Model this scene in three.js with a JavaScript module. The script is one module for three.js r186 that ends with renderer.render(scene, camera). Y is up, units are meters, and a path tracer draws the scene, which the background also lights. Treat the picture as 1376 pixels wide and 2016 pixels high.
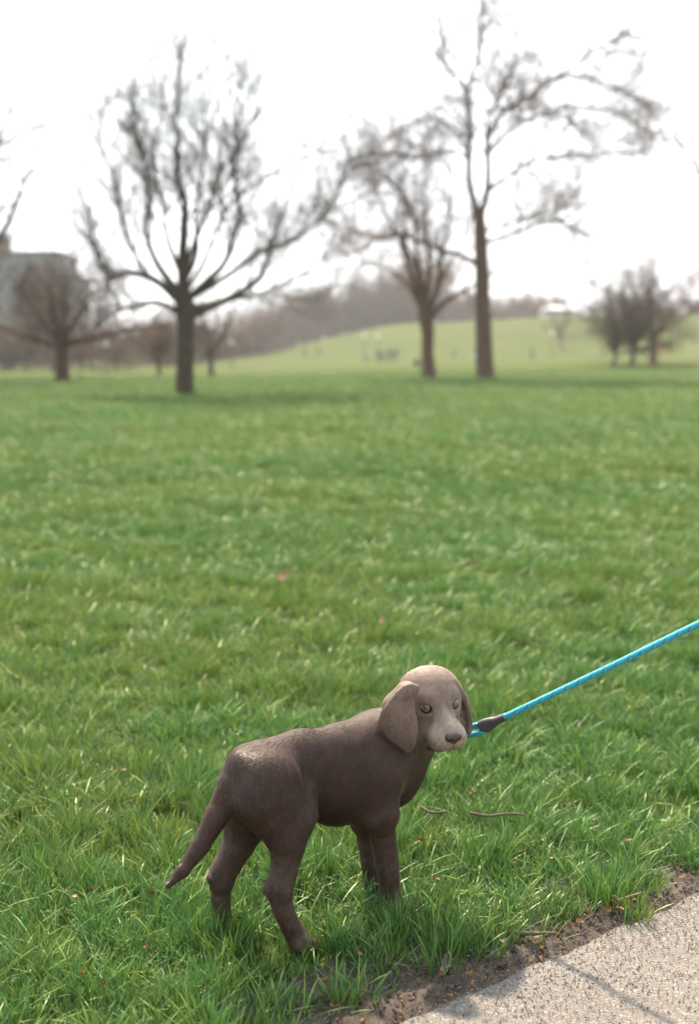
import * as THREE from 'three';
import { mergeGeometries } from 'three/addons/utils/BufferGeometryUtils.js';
import { createNoise2D, createNoise3D } from 'simplex-noise';

// ---------- camera, sky, sun, exposure ----------
const CAM_H = 1.07, PITCH = THREE.MathUtils.degToRad(6.95), FPX = 2610; // focal length in photo pixels (1376 x 2016)
const scene = new THREE.Scene();
const camera = new THREE.PerspectiveCamera(2 * Math.atan(1008 / FPX) * 180 / Math.PI, 1376 / 2016, 0.05, 3000);
camera.position.set(0, CAM_H, 0);
camera.rotation.set(-PITCH, 0, 0);
camera.focus = 2.5;
camera.userData.fStop = 2.7;
scene.add(camera);

const SUN = new THREE.Vector3(-0.16, 0.85, -0.74).normalize();
{ // hazy bright spring sky, computed: white veil, a little blue towards the zenith, soft thin cloud
  const W = 1024, H = 512, data = new Float32Array(W * H * 4), n3 = createNoise3D(rng(7));
  for (let j = 0; j < H; j++) for (let i = 0; i < W; i++) {
    const up = ((j + 0.5) / H - 0.5) * Math.PI, az = ((i + 0.5) / W - 0.5) * 2 * Math.PI;
    const x = Math.cos(az) * Math.cos(up), y = Math.sin(up), z = Math.sin(az) * Math.cos(up);
    const cl = 0.5 + 0.5 * (n3(x * 2.2, y * 5, z * 2.2) * 0.6 + n3(x * 5, y * 11, z * 5) * 0.3);
    const veil = 0.50 + 0.08 * cl + 1.75 * Math.pow(0.5 + 0.5 * (x * SUN.x + y * SUN.y + z * SUN.z), 3);
    const k = Math.max(0, y), blue = (1 - 0.75 * cl) * (0.25 + 0.75 * k);
    const o = (j * W + i) * 4;
    data[o] = veil * (1 - 0.24 * blue); data[o + 1] = veil * (1 - 0.10 * blue); data[o + 2] = veil * (1 + 0.02 * blue); data[o + 3] = 1;
  }
  const t = new THREE.DataTexture(data, W, H, THREE.RGBAFormat, THREE.FloatType);
  t.mapping = THREE.EquirectangularReflectionMapping; t.magFilter = THREE.LinearFilter; t.needsUpdate = true;
  scene.background = t; scene.environment = t;
}
const SKY_LEVEL = 0.62;
scene.backgroundIntensity = SKY_LEVEL; scene.environmentIntensity = SKY_LEVEL;
const sun = new THREE.DirectionalLight(0xffe9cc, 5.0);
sun.name = 'sun'; sun.position.copy(SUN).multiplyScalar(80); sun.shadow.radius = 3; sun.castShadow = true;
sun.shadow.mapSize.set(4096, 4096);
Object.assign(sun.shadow.camera, { left: -60, right: 60, top: 60, bottom: -60, near: 1, far: 300 });
scene.add(sun, sun.target);
const renderer = new THREE.WebGLRenderer({ antialias: true });
renderer.toneMapping = THREE.LinearToneMapping;
renderer.toneMappingExposure = 2.75;
renderer.shadowMap.enabled = true; renderer.shadowMap.type = THREE.PCFSoftShadowMap;
renderer.setSize(698, 1024);

// ---------- helpers ----------
function rng(seed) { let s = seed >>> 0; return () => { s = (s + 0x6d2b79f5) | 0; let t = Math.imul(s ^ (s >>> 15), 1 | s); t = (t + Math.imul(t ^ (t >>> 7), 61 | t)) ^ t; return ((t ^ (t >>> 14)) >>> 0) / 4294967296; }; }
const V = (x, y, z) => new THREE.Vector3(x, y, z);
const clamp = (x, a, b) => Math.min(b, Math.max(a, x)), lerp = (a, b, t) => a + (b - a) * t;
const sstep = (a, b, x) => { const t = clamp((x - a) / (b - a), 0, 1); return t * t * (3 - 2 * t); };
const lin = (r, g, b) => new THREE.Color().setRGB(r, g, b);
const CP = Math.cos(PITCH), SP = Math.sin(PITCH);
// direction seen at a photo pixel, scaled to 1 m of depth along the view axis; used to measure places off the photograph
function ray(X, Y) { const a = (X - 688) / FPX, b = (1008 - Y) / FPX; return V(a, -SP + b * CP, -CP - b * SP); }
const eye = V(0, CAM_H, 0);
const names = new Map();
function numbered(n) { const k = names.get(n) ?? 0; names.set(n, k + 1); return k ? n + '_' + String(k).padStart(3, '0') : n; }
function tag(o, label, category, group, kind) {
  if (label) o.userData.label = label; if (category) o.userData.category = category;
  if (group) o.userData.group = group; if (kind) o.userData.kind = kind;
  return o;
}
function top(o, name) { o.name = numbered(name); scene.add(o); o.traverse((c) => { if (c.isMesh) { c.castShadow = c.receiveShadow = true; } }); return o; }
function part(parent, name, geo, mat) { const m = new THREE.Mesh(geo, mat); m.name = name; m.castShadow = m.receiveShadow = true; parent.add(m); return m; }
const noise2 = createNoise2D(rng(11)), noise3 = createNoise3D(rng(12));
const fbm2 = (x, y, o = 4) => { let s = 0, a = 0.5; for (let i = 0; i < o; i++) { s += a * noise2(x, y); x = x * 2.03 + 17.1; y = y * 2.03 - 9.2; a *= 0.5; } return s; };
function geom(pos, idx, extra = {}) {
  const g = new THREE.BufferGeometry();
  g.setAttribute('position', new THREE.Float32BufferAttribute(pos, 3));
  if (extra.color) g.setAttribute('color', new THREE.Float32BufferAttribute(extra.color, 3));
  if (extra.uv) g.setAttribute('uv', new THREE.Float32BufferAttribute(extra.uv, 2));
  if (idx) g.setIndex(idx);
  if (extra.normal) g.setAttribute('normal', new THREE.Float32BufferAttribute(extra.normal, 3)); else g.computeVertexNormals();
  return g;
}
// ---------- ground ----------
// path edge on the ground: a straight line with small irregularities; e > 0 is the grass side
const EA = V(0.196, 0, -2.136), EB = V(0.615, 0, -2.487), ED = EB.clone().sub(EA).setY(0).normalize(), EN = V(ED.z, 0, -ED.x).multiplyScalar(-1);
if (EN.z > 0) EN.negate();
const edgeT = (x, z) => (x - EA.x) * ED.x + (z - EA.z) * ED.z;
const edgeE = (x, z) => (x - EA.x) * EN.x + (z - EA.z) * EN.z;
const edgeWob = (t) => 0.012 * noise2(t * 5, 3.3) + 0.006 * noise2(t * 17, 8.8);
function groundH(x, z) {
  const r = Math.hypot(x, z), e = edgeE(x, z);
  const bump = 0.016 * fbm2(x * 1.7, z * 1.7, 3) + 0.085 * sstep(4, 10, r) * (1 - sstep(60, 120, r)) * fbm2(x * 0.24 + 5, z * 0.24, 3);
  let h = bump * sstep(0.02, 0.5, e);
  const D = -z, az = D > 5 ? x / D : 0;
  if (D > 5) {
    const left = 1 - sstep(-0.12, 0.06, az);
    h -= left * 0.9 * sstep(35, 125, D) + 0.35 * sstep(40, 170, D) * (1 - left);
    const crest = 1.9 * sstep(-0.22, -0.08, az) + 5.6 * sstep(-0.08, 0.06, az) + 1.6 * sstep(0.06, 0.19, az);
    h += crest * sstep(185, 295, D) - 2.5 * sstep(300, 420, D);
    h += 0.5 * sstep(70, 95, D) * sstep(0.12, 0.2, az) * (1 - sstep(120, 190, D)) ;
  }
  return h;
}
{
  const RINGS = 170, SEG = 512, pos = [0, -0.03, 0], idx = [], uv = [0, 0], col = [], q = new THREE.Color();
  const tint = (x, z) => {
    const a = fbm2(x * 0.11, z * 0.11, 3), b = fbm2(x * 0.9 + 40, z * 0.9, 3), far = fbm2(x * 0.02 - 7, z * 0.035, 3);
    const t = clamp(0.5 + 0.7 * a + 0.4 * b + 0.6 * far, 0, 1);
    col.push(lerp(0.066, 0.100, t), lerp(0.096, 0.122, t), lerp(0.024, 0.031, t)); // patches of greener and drier turf
  };
  tint(0, 0);
  for (let i = 0; i < RINGS; i++) {
    const r = 0.4 * Math.pow(900 / 0.4, i / (RINGS - 1));
    for (let j = 0; j < SEG; j++) { const a = j / SEG * 2 * Math.PI, x = r * Math.sin(a), z = -r * Math.cos(a); pos.push(x, groundH(x, z) - 0.012 - (edgeE(x, z) < 0.01 ? 0.012 : 0), z); uv.push(x, z); tint(x, z); }
  }
  for (let j = 0; j < SEG; j++) idx.push(0, 1 + (j + 1) % SEG, 1 + j);
  for (let i = 0; i + 1 < RINGS; i++) for (let j = 0; j < SEG; j++) { const a = 1 + i * SEG + j, b = 1 + i * SEG + (j + 1) % SEG, c = a + SEG, d = b + SEG; idx.push(a, b, d, a, d, c); }
  const N = 512, dt = new Uint8Array(N * N * 4), R = rng(5);
  for (let i = 0; i < N * N; i++) { const v = 165 + 90 * R(); dt[i * 4] = v; dt[i * 4 + 1] = v; dt[i * 4 + 2] = v * 0.95; dt[i * 4 + 3] = 255; }
  const t = new THREE.DataTexture(dt, N, N); t.wrapS = t.wrapT = THREE.RepeatWrapping; t.magFilter = THREE.LinearFilter; t.repeat.set(0.35, 0.35); t.colorSpace = THREE.SRGBColorSpace; t.needsUpdate = true;
  const g = top(new THREE.Mesh(geom(pos, idx, { uv, color: col }), new THREE.MeshPhysicalMaterial({ map: t, vertexColors: true, roughness: 1, specularIntensity: 0.05 })), 'ground');
  tag(g, 'green park lawn rising to a low hill', 'ground', null, 'structure');
}
// tarmac path with pale chippings
const pathU = (t, e) => EA.clone().addScaledVector(ED, t).addScaledVector(EN, e);
{
  const N = 1024, dt = new Uint8Array(N * N * 4), bp = new Uint8Array(N * N * 4), hgt = new Float32Array(N * N), R = rng(77);
  const val = new Float32Array(N * N).fill(0.118), warm = new Float32Array(N * N);
  for (let k = 0; k < 90000; k++) { // chippings of 2 to 7 mm in a 1.2 m tile
    const cx = R() * N, cy = R() * N, r = 0.9 + 2.2 * R() * R(), s = R(), br = s < 0.07 ? 0.05 + 0.04 * R() : s < 0.8 ? 0.110 + 0.075 * R() : 0.175 + 0.10 * R(), w = R(), h = 0.4 + 0.6 * R(), el = 0.6 + 0.4 * R(), an = R() * 3.14, ca = Math.cos(an), sa = Math.sin(an);
    for (let y = -5; y <= 5; y++) for (let x = -5; x <= 5; x++) {
      const u = (x * ca + y * sa) / r, v = (-x * sa + y * ca) / (r * el), d = u * u + v * v; if (d > 1) continue;
      const o = ((Math.floor(cy + y) + N) % N) * N + (Math.floor(cx + x) + N) % N, hh = h * (1 - d * d * 0.7);
      if (hh > hgt[o]) { hgt[o] = hh; val[o] = br; warm[o] = w; }
    }
  }
  for (let i = 0; i < N * N; i++) {
    const v = val[i] * (0.85 + 0.3 * R()), w = warm[i];
    const c = [v * (1.02 + 0.14 * w), v * (0.92 + 0.06 * w), v * (0.84 - 0.02 * w)];
    for (let k = 0; k < 3; k++) dt[i * 4 + k] = clamp(Math.pow(c[k], 1 / 2.2) * 255, 0, 255); dt[i * 4 + 3] = 255;
    bp[i * 4] = bp[i * 4 + 1] = bp[i * 4 + 2] = hgt[i] * 255; bp[i * 4 + 3] = 255;
  }
  const mk = (d, s) => { const t = new THREE.DataTexture(d, N, N); t.wrapS = t.wrapT = THREE.RepeatWrapping; t.magFilter = THREE.LinearFilter; t.repeat.set(1 / 1.2, 1 / 1.2); if (s) t.colorSpace = THREE.SRGBColorSpace; t.needsUpdate = true; return t; };
  const mat = new THREE.MeshStandardMaterial({ map: mk(dt, true), bumpMap: mk(bp), bumpScale: 0.0022, roughness: 0.9 });
  const pos = [], uv = [], idx = [], nt = 360, ne = 26;
  for (let i = 0; i <= nt; i++) for (let j = 0; j <= ne; j++) {
    const t = -4 + i / nt * 12, e = j === 0 ? edgeWob(t) - 0.015 : edgeWob(t) * (1 - j / ne) - 0.02 - 2.4 * Math.pow(j / ne, 1.7), p = pathU(t, e);
    pos.push(p.x, (j === 0 ? -0.008 : 0.0) + 0.004 * noise2(t * 3, e * 3) - 0.002, p.z); uv.push(t, e);
  }
  for (let i = 0; i < nt; i++) for (let j = 0; j < ne; j++) { const a = i * (ne + 1) + j, b = a + ne + 1; idx.push(a, b, b + 1, a, b + 1, a + 1); }
  const p = top(new THREE.Mesh(geom(pos, idx, { uv }), mat), 'path');
  tag(p, 'pale grey tarmac path with worn chippings', 'path', null, 'structure');
  // loose grit and proud chippings, real stones
  const base = new THREE.IcosahedronGeometry(1, 0), pa = base.attributes.position, seen = new Map();
  for (let i = 0; i < pa.count; i++) { const k = [pa.getX(i), pa.getY(i), pa.getZ(i)].map((v) => v.toFixed(3)).join(); if (!seen.has(k)) seen.set(k, 0.75 + 0.4 * R()); const s = seen.get(k); pa.setXYZ(i, pa.getX(i) * s, pa.getY(i) * s, pa.getZ(i) * s); }
  base.computeVertexNormals();
  const M = 26000, im = new THREE.InstancedMesh(base, new THREE.MeshStandardMaterial({ roughness: 0.85 }), M), m = new THREE.Matrix4(), qn = new THREE.Quaternion(), eu = new THREE.Euler();
  for (let i = 0; i < M; i++) {
    const t = -0.35 + 1.7 * R(), e = edgeWob(t) + 0.03 - 0.75 * Math.pow(R(), 1.3), s = 0.0007 + 0.0015 * R() * R(), pp = pathU(t, e), v = R() < 0.08 ? 0.07 : 0.11 + 0.09 * R();
    m.compose(V(pp.x, 0.002 * noise2(t * 3, e * 3) + s * 0.1, pp.z), qn.setFromEuler(eu.set(R() * 6, R() * 6, R() * 6)), V(s * (1 + 0.5 * R()), s * 0.75, s));
    im.setMatrixAt(i, m); im.setColorAt(i, lin(v * 1.08, v * 0.95, v * 0.84));
  }
  tag(top(im, 'path_grit'), 'fine pale grit scattered over the tarmac path', 'grit', null, 'stuff');
}
{ // bare soil between path and grass
  const pos = [], idx = [], col = [], nt = 420, ne = 34;
  for (let i = 0; i <= nt; i++) for (let j = 0; j <= ne; j++) {
    const t = -1.2 + i / nt * 4.2, e = -0.05 + 0.26 * j / ne, p = pathU(t, e), w = edgeWob(t);
    const lump = 0.006 * fbm2(p.x * 22, p.z * 22, 3) + 0.003 * noise2(p.x * 90, p.z * 90);
    const over = sstep(-0.035, 0.03, e - w + 0.02 * fbm2(p.x * 9, p.z * 9, 2));
    pos.push(p.x, -0.012 + 0.016 * over + lump * (0.4 + over), p.z);
    const dust = clamp(0.35 + 0.9 * fbm2(p.x * 13 + 9, p.z * 13, 3) - 5 * (e - w) + 0.25 * (1 - over), 0, 1), g = 0.8 + 0.4 * (0.5 + 0.5 * noise2(p.x * 140, p.z * 140));
    col.push(lerp(0.028, 0.10, dust) * g, lerp(0.020, 0.076, dust) * g, lerp(0.016, 0.058, dust) * g);
  }
  for (let i = 0; i < nt; i++) for (let j = 0; j < ne; j++) { const a = i * (ne + 1) + j, b = a + ne + 1; idx.push(a, b + 1, b, a, a + 1, b + 1); }
  const s = top(new THREE.Mesh(geom(pos, idx, { color: col }), new THREE.MeshStandardMaterial({ vertexColors: true, roughness: 1 })), 'soil');
  tag(s, 'strip of bare brown soil between path and grass', 'soil', null, 'structure');
  const R = rng(91), base = new THREE.DodecahedronGeometry(1, 0), M = 5200, im = new THREE.InstancedMesh(base, new THREE.MeshStandardMaterial({ roughness: 1 }), M), m = new THREE.Matrix4(), qn = new THREE.Quaternion(), eu = new THREE.Euler();
  for (let i = 0; i < M; i++) {
    const t = -0.4 + 2.0 * R(), e = edgeWob(t) - 0.03 + 0.17 * R(), sz = 0.0009 + 0.0032 * Math.pow(R(), 5), p = pathU(t, e), v = 0.7 + 0.9 * R();
    m.compose(V(p.x, 0.004 + sz * 0.2 + 0.004 * fbm2(p.x * 22, p.z * 22, 3), p.z), qn.setFromEuler(eu.set(R() * 6, R() * 6, R() * 6)), V(sz * (1 + R()), sz * 0.8, sz));
    im.setMatrixAt(i, m); im.setColorAt(i, R() < 0.2 ? lin(0.17 * v, 0.085 * v, 0.03 * v) : lin(0.062 * v, 0.046 * v, 0.036 * v));
  }
  tag(top(im, 'soil_crumbs'), 'crumbs of dark soil along the path edge', 'soil', null, 'stuff');
}
// ---------- the puppy ----------
const DOG = V(-0.05, 0, -2.4035), DOG_TURN = THREE.MathUtils.degToRad(40);
const hd = V(Math.cos(DOG_TURN), 0, -Math.sin(DOG_TURN)), sd = V(Math.sin(DOG_TURN), 0, Math.cos(DOG_TURN)); // forwards, to its right
// joints were measured off the photograph: pixel plus distance from the animal's middle plane -> its own axes (forwards, up, right)
function J(X, Y, l) {
  const r = ray(X, Y), t = (l + DOG.clone().sub(eye).dot(sd)) / r.dot(sd), p = eye.clone().addScaledVector(r, t).sub(DOG);
  return [p.dot(hd), p.y, l];
}
function toLocal(v) { const p = v.clone().sub(DOG); return [p.dot(hd), p.y, p.dot(sd)]; }
function dirLocal(v) { return [v.dot(hd), v.y, v.dot(sd)]; }

const BODY = [0.040, 0.0235, 0.0185], LEG = [0.070, 0.045, 0.036], HEAD = [0.20, 0.145, 0.115], PALE = [0.345, 0.275, 0.232], TAILC = [0.054, 0.033, 0.0255], EARC = [0.158, 0.113, 0.09], MASK = [0.125, 0.088, 0.068];
const prims = { trunk: [], head: [], ears: [], cut: [] };
// tapered capsule; w < 1 narrows it across the body
let groupId = 0;
function bone(set, a, b, ra, rb, k, color, flow, w = 1, g = ++groupId) { prims[set].push({ a, b, ra, rb, k, color, flow, w, g }); }
function chain(set, pts, k, color, flow, w = 1) { const g = ++groupId, thin = color === LEG ? 0.92 : 1; pts = pts.map(([p, r]) => [p, r * thin]); for (let i = 0; i + 1 < pts.length; i++) bone(set, pts[i][0], pts[i + 1][0], pts[i][1], pts[i + 1][1], k, color, flow, w, g); }
const BACKW = [-0.8, -0.45, 0], DOWN = [-0.25, -1, 0];
// trunk: pelvis, loin, ribs, shoulders, forechest
const P = { pelvis: J(517, 1527, 0), loin: J(592, 1517, 0), rib: J(668, 1524, 0), sh: J(732, 1500, 0), chest: J(772, 1530, 0) };
chain('trunk', [[P.pelvis, 0.066], [P.loin, 0.077], [P.rib, 0.097], [P.sh, 0.093], [P.chest, 0.062]], 0.03, BODY, BACKW, 0.78);
// neck
bone('trunk', J(750, 1470, 0.005), J(832, 1412, 0.035), 0.066, 0.044, 0.03, BODY, [-0.7, -0.6, 0.1]);
bone('trunk', J(800, 1500, 0.005), J(832, 1440, 0.02), 0.040, 0.040, 0.03, BODY, DOWN);
// tail
chain('trunk', [[J(482, 1506, 0), 0.034], [J(459, 1545, 0), 0.0265], [J(430, 1602, 0), 0.0215], [J(397, 1662, 0), 0.0165], [J(361, 1713, 0), 0.0115], [J(334, 1741, 0), 0.006]], 0.016, TAILC, [-0.75, -0.66, 0]);
// hind leg, right (near)
bone('trunk', J(526, 1537, 0.036), J(577, 1608, 0.060), 0.058, 0.040, 0.026, BODY, [-0.4, -0.9, 0]);
bone('trunk', J(513, 1575, 0.05), J(555, 1640, 0.06), 0.046, 0.035, 0.02, BODY, DOWN);
chain('trunk', [[J(578, 1612, 0.060), 0.038], [J(567, 1662, 0.063), 0.034], [J(560, 1712, 0.066), 0.0265], [J(551, 1748, 0.068), 0.0255]], 0.012, LEG, DOWN);
chain('trunk', [[J(549, 1752, 0.068), 0.0245], [J(557, 1788, 0.07), 0.0205], [J(572, 1822, 0.072), 0.0195], [J(588, 1850, 0.074), 0.022]], 0.008, LEG, DOWN);
bone('trunk', J(527, 1752, 0.068), J(540, 1742, 0.068), 0.009, 0.012, 0.012, LEG, DOWN);
bone('trunk', J(590, 1855, 0.066), J(608, 1857, 0.066), 0.019, 0.014, 0.008, LEG, [1, 0, 0]);
bone('trunk', J(592, 1857, 0.084), J(611, 1861, 0.085), 0.019, 0.0135, 0.006, LEG, [1, 0, 0]);
// hind leg, left (far)
bone('trunk', J(495, 1540, -0.045), J(483, 1622, -0.066), 0.060, 0.040, 0.025, BODY, DOWN);
chain('trunk', [[J(486, 1618, -0.066), 0.039], [J(471, 1660, -0.07), 0.0325], [J(446, 1706, -0.074), 0.0275], [J(437, 1732, -0.076), 0.0245]], 0.012, LEG, DOWN);
chain('trunk', [[J(437, 1734, -0.076), 0.0235], [J(435, 1765, -0.078), 0.0195], [J(438, 1805, -0.08), 0.0180], [J(446, 1826, -0.08), 0.021]], 0.008, LEG, DOWN);
bone('trunk', J(415, 1728, -0.076), J(425, 1720, -0.076), 0.008, 0.011, 0.012, LEG, DOWN);
bone('trunk', J(448, 1830, -0.088), J(463, 1831, -0.088), 0.018, 0.013, 0.007, LEG, [1, 0, 0]);
bone('trunk', J(449, 1832, -0.070), J(465, 1835, -0.070), 0.018, 0.013, 0.006, LEG, [1, 0, 0]);
// fore leg, right (near)
bone('trunk', J(738, 1525, 0.045), J(745, 1600, 0.058), 0.055, 0.039, 0.025, BODY, DOWN);
chain('trunk', [[J(746, 1598, 0.058), 0.037], [J(754, 1645, 0.058), 0.0265], [J(762, 1700, 0.057), 0.0245], [J(768, 1755, 0.056), 0.0215], [J(771, 1777, 0.056), 0.024]], 0.012, LEG, DOWN);
bone('trunk', J(728, 1614, 0.058), J(738, 1606, 0.056), 0.012, 0.018, 0.014, LEG, DOWN);
bone('trunk', J(774, 1784, 0.048), J(788, 1785, 0.048), 0.019, 0.014, 0.008, LEG, [1, 0, 0]);
bone('trunk', J(775, 1787, 0.066), J(791, 1790, 0.067), 0.019, 0.014, 0.006, LEG, [1, 0, 0]);
// fore leg, left (far)
bone('trunk', J(735, 1535, -0.045), J(722, 1610, -0.056), 0.050, 0.036, 0.02, BODY, DOWN);
chain('trunk', [[J(722, 1608, -0.056), 0.033], [J(724, 1650, -0.057), 0.0235], [J(731, 1700, -0.058), 0.0225], [J(735, 1735, -0.058), 0.0225]], 0.012, LEG, DOWN);
bone('trunk', J(737, 1741, -0.058), J(752, 1743, -0.058), 0.022, 0.015, 0.008, LEG, [1, 0, 0]);
// flank fold in front of the stifle
bone('trunk', J(600, 1560, 0.056), J(610, 1604, 0.058), 0.018, 0.014, 0.02, BODY, DOWN);

// head: own frame at the point between the eyes: s to the picture's right, u up, f out of the face
const HC = J(866, 1391, 0.085);
const yaw = THREE.MathUtils.degToRad(21), hp = THREE.MathUtils.degToRad(14), roll = THREE.MathUtils.degToRad(3);
const hf = V(Math.sin(yaw) * Math.cos(hp), -Math.sin(hp), Math.cos(yaw) * Math.cos(hp));
const hs0 = V(0, 1, 0).cross(hf).normalize(), hu0 = hf.clone().cross(hs0);
const hs = hs0.clone().multiplyScalar(Math.cos(roll)).addScaledVector(hu0, Math.sin(roll)), hu = hf.clone().cross(hs);
const [ls, lu, lf] = [hs, hu, hf].map(dirLocal);
const HP = (s, u, f) => [0, 1, 2].map((i) => HC[i] + ls[i] * s + lu[i] * u + lf[i] * f);
const HD = (s, u, f) => [0, 1, 2].map((i) => ls[i] * s + lu[i] * u + lf[i] * f);
// ellipsoid in head axes
function blob(set, c, r, k, color, flow, cut) { prims[set].push({ c: HP(...c), r, k, color, flow, head: true, cut, g: ++groupId }); }
const fb = HD(0, 0.3, -1), fdn = HD(0, -1, -0.4);
blob('head', [0, 0.006, -0.040], [0.0465, 0.0455, 0.054], 0.02, HEAD, fb);
blob('head', [0, 0.024, -0.052], [0.034, 0.030, 0.036], 0.02, HEAD, fb);          // occiput dome
blob('head', [-0.030, 0.010, -0.055], [0.030, 0.030, 0.036], 0.025, HEAD, fb);      // broad back of the skull
blob('head', [0.028, 0.010, -0.052], [0.026, 0.030, 0.034], 0.025, HEAD, fb);
bone('head', J(800, 1362, 0.070), J(778, 1392, 0.060), 0.021, 0.026, 0.025, HEAD, [-0.7, -0.6, 0.1]); // nape and root of the ear
bone('head', J(811, 1358, 0.086), J(797, 1368, 0.084), 0.009, 0.010, 0.012, EARC, [-0.7, -0.6, 0.1]);
blob('head', [-0.030, -0.022, -0.030], [0.024, 0.032, 0.034], 0.02, HEAD, fdn);     // cheeks
blob('head', [0.030, -0.022, -0.030], [0.024, 0.032, 0.034], 0.02, HEAD, fdn);
blob('head', [-0.024, 0.020, -0.010], [0.014, 0.009, 0.012], 0.012, HEAD, fb);      // brows
blob('head', [0.024, 0.020, -0.010], [0.014, 0.009, 0.012], 0.012, HEAD, fb);
bone('head', HP(0, -0.014, -0.010), HP(0, -0.024, 0.052), 0.027, 0.019, 0.016, PALE, fb);  // bridge of the muzzle
blob('head', [-0.016, -0.045, 0.036], [0.0225, 0.026, 0.030], 0.014, PALE, fdn);    // flews
blob('head', [0.016, -0.045, 0.036], [0.0225, 0.026, 0.030], 0.014, PALE, fdn);
blob('head', [0, -0.040, 0.050], [0.021, 0.019, 0.017], 0.012, PALE, fdn);          // front of the lip
bone('head', HP(0, -0.058, -0.02), HP(0, -0.062, 0.036), 0.020, 0.012, 0.008, PALE, fdn);  // lower jaw
for (const q of [-1, 1]) { // lids round each eye, then the opening
  blob('head', [q * 0.0290, 0.0135, -0.006], [0.0120, 0.0040, 0.008], 0.007, HEAD, fb);
  blob('head', [q * 0.0285, -0.0100, -0.003], [0.0105, 0.004, 0.009], 0.007, HEAD, fb);
}
// ear hanging on the picture's left, a broad flap; outline in its own plane
const EL = (() => {
  const o = J(806, 1400, 0.088);
  // plane: faces the camera and its own left; leans out at the bottom
  const back = THREE.MathUtils.degToRad(-8);
  const ux = V(-Math.cos(back), 0, -Math.sin(back)), tilt = THREE.MathUtils.degToRad(-4);
  const nn = V(-Math.sin(back), 0, Math.cos(back));
  const vy = V(0, -Math.cos(tilt), 0).addScaledVector(nn, Math.sin(-tilt)).normalize(), nz = ux.clone().cross(vy).normalize();
  if (nz.z < 0) nz.negate();
  const world = DOG.clone().addScaledVector(hd, o[0]).addScaledVector(sd, o[2]); world.y = o[1];
  const px = [[826, 1351], [808, 1345], [794, 1348], [779, 1360], [762, 1381], [749, 1400], [744, 1419], [749, 1438], [762, 1454], [784, 1471], [799, 1481], [808, 1482], [817, 1469], [821, 1446], [821, 1420], [816, 1401], [815, 1380], [819, 1365]];
  const poly = px.map(([X, Y]) => { const r = ray(X, Y), t = world.clone().sub(eye).dot(nz) / r.dot(nz), p = eye.clone().addScaledVector(r, t).sub(world); return [p.dot(ux), p.dot(vy)]; });
  return { o, ux: dirLocal(ux), vy: dirLocal(vy), nz: dirLocal(nz), poly, down: dirLocal(vy) };
})();
// ear on the picture's right, seen nearly edge on
{
  const bk = HD(0.10, -0.15, -1), nodes = [[893, 1343, 0.006, 0.034, 0.012], [904, 1357, 0.0062, 0.042, 0.006], [914, 1374, 0.0062, 0.050, 0.002], [920, 1393, 0.006, 0.056, 0.002], [923, 1413, 0.0062, 0.054, 0.004], [924, 1430, 0.0064, 0.040, 0.006], [922, 1439, 0.006, 0.024, 0.010]];
  const base = HP(0.045, 0.02, -0.03);
  prims.ears.push({ sheet: nodes.map(([X, Y, r, w]) => { const p = J(X, Y, base[2] + 0.004); return { a: p, b: p.map((v, i) => v + bk[i] * w), r }; }), k: 0.012, color: EARC, flow: HD(0.2, -1, 0) });
}

// ----- distance field -----
const sub = (a, b) => [a[0] - b[0], a[1] - b[1], a[2] - b[2]], dot = (a, b) => a[0] * b[0] + a[1] * b[1] + a[2] * b[2];
function smin(a, b, k) { const h = Math.max(k - Math.abs(a - b), 0) / k; return Math.min(a, b) - h * h * k * 0.25; }
function dPrim(q, x, y, z) {
  if (q.sheet) {
    let d = 9; const s = q.sheet;
    for (let i = 0; i + 1 < s.length; i++) for (let j = 0; j <= 5; j++) {
      const t = j / 5, A = s[i], B = s[i + 1];
      const ax = lerp(A.a[0], A.b[0], t), ay = lerp(A.a[1], A.b[1], t), az = lerp(A.a[2], A.b[2], t);
      const bx = lerp(B.a[0], B.b[0], t) - ax, by = lerp(B.a[1], B.b[1], t) - ay, bz = lerp(B.a[2], B.b[2], t) - az;
      const h = clamp(((x - ax) * bx + (y - ay) * by + (z - az) * bz) / (bx * bx + by * by + bz * bz), 0, 1);
      const e = Math.hypot(x - ax - h * bx, y - ay - h * by, z - az - h * bz) - lerp(A.r, B.r, h) * (1 - 0.3 * t);
      d = j ? smin(d, e, 0.006) : Math.min(d, e);
    }
    return d;
  }
  if (q.r) {
    const px = x - q.c[0], py = y - q.c[1], pz = z - q.c[2];
    const s = (px * ls[0] + py * ls[1] + pz * ls[2]), u = (px * lu[0] + py * lu[1] + pz * lu[2]), f = (px * lf[0] + py * lf[1] + pz * lf[2]);
    const [a, b, c] = q.r, k0 = Math.hypot(s / a, u / b, f / c), k1 = Math.hypot(s / (a * a), u / (b * b), f / (c * c));
    return k1 < 1e-9 ? -Math.min(a, b, c) : k0 * (k0 - 1) / k1;
  }
  const { a, b, ra, rb, w } = q, bx = b[0] - a[0], by = b[1] - a[1], bz = (b[2] - a[2]) / w, px = x - a[0], py = y - a[1], pz = (z - a[2]) / w;
  const h = clamp((px * bx + py * by + pz * bz) / (bx * bx + by * by + bz * bz), 0, 1);
  return (Math.hypot(px - h * bx, py - h * by, pz - h * bz) - lerp(ra, rb, h * h * (3 - 2 * h))) * (w < 1 ? 0.5 + 0.5 * w : 1);
}
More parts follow.
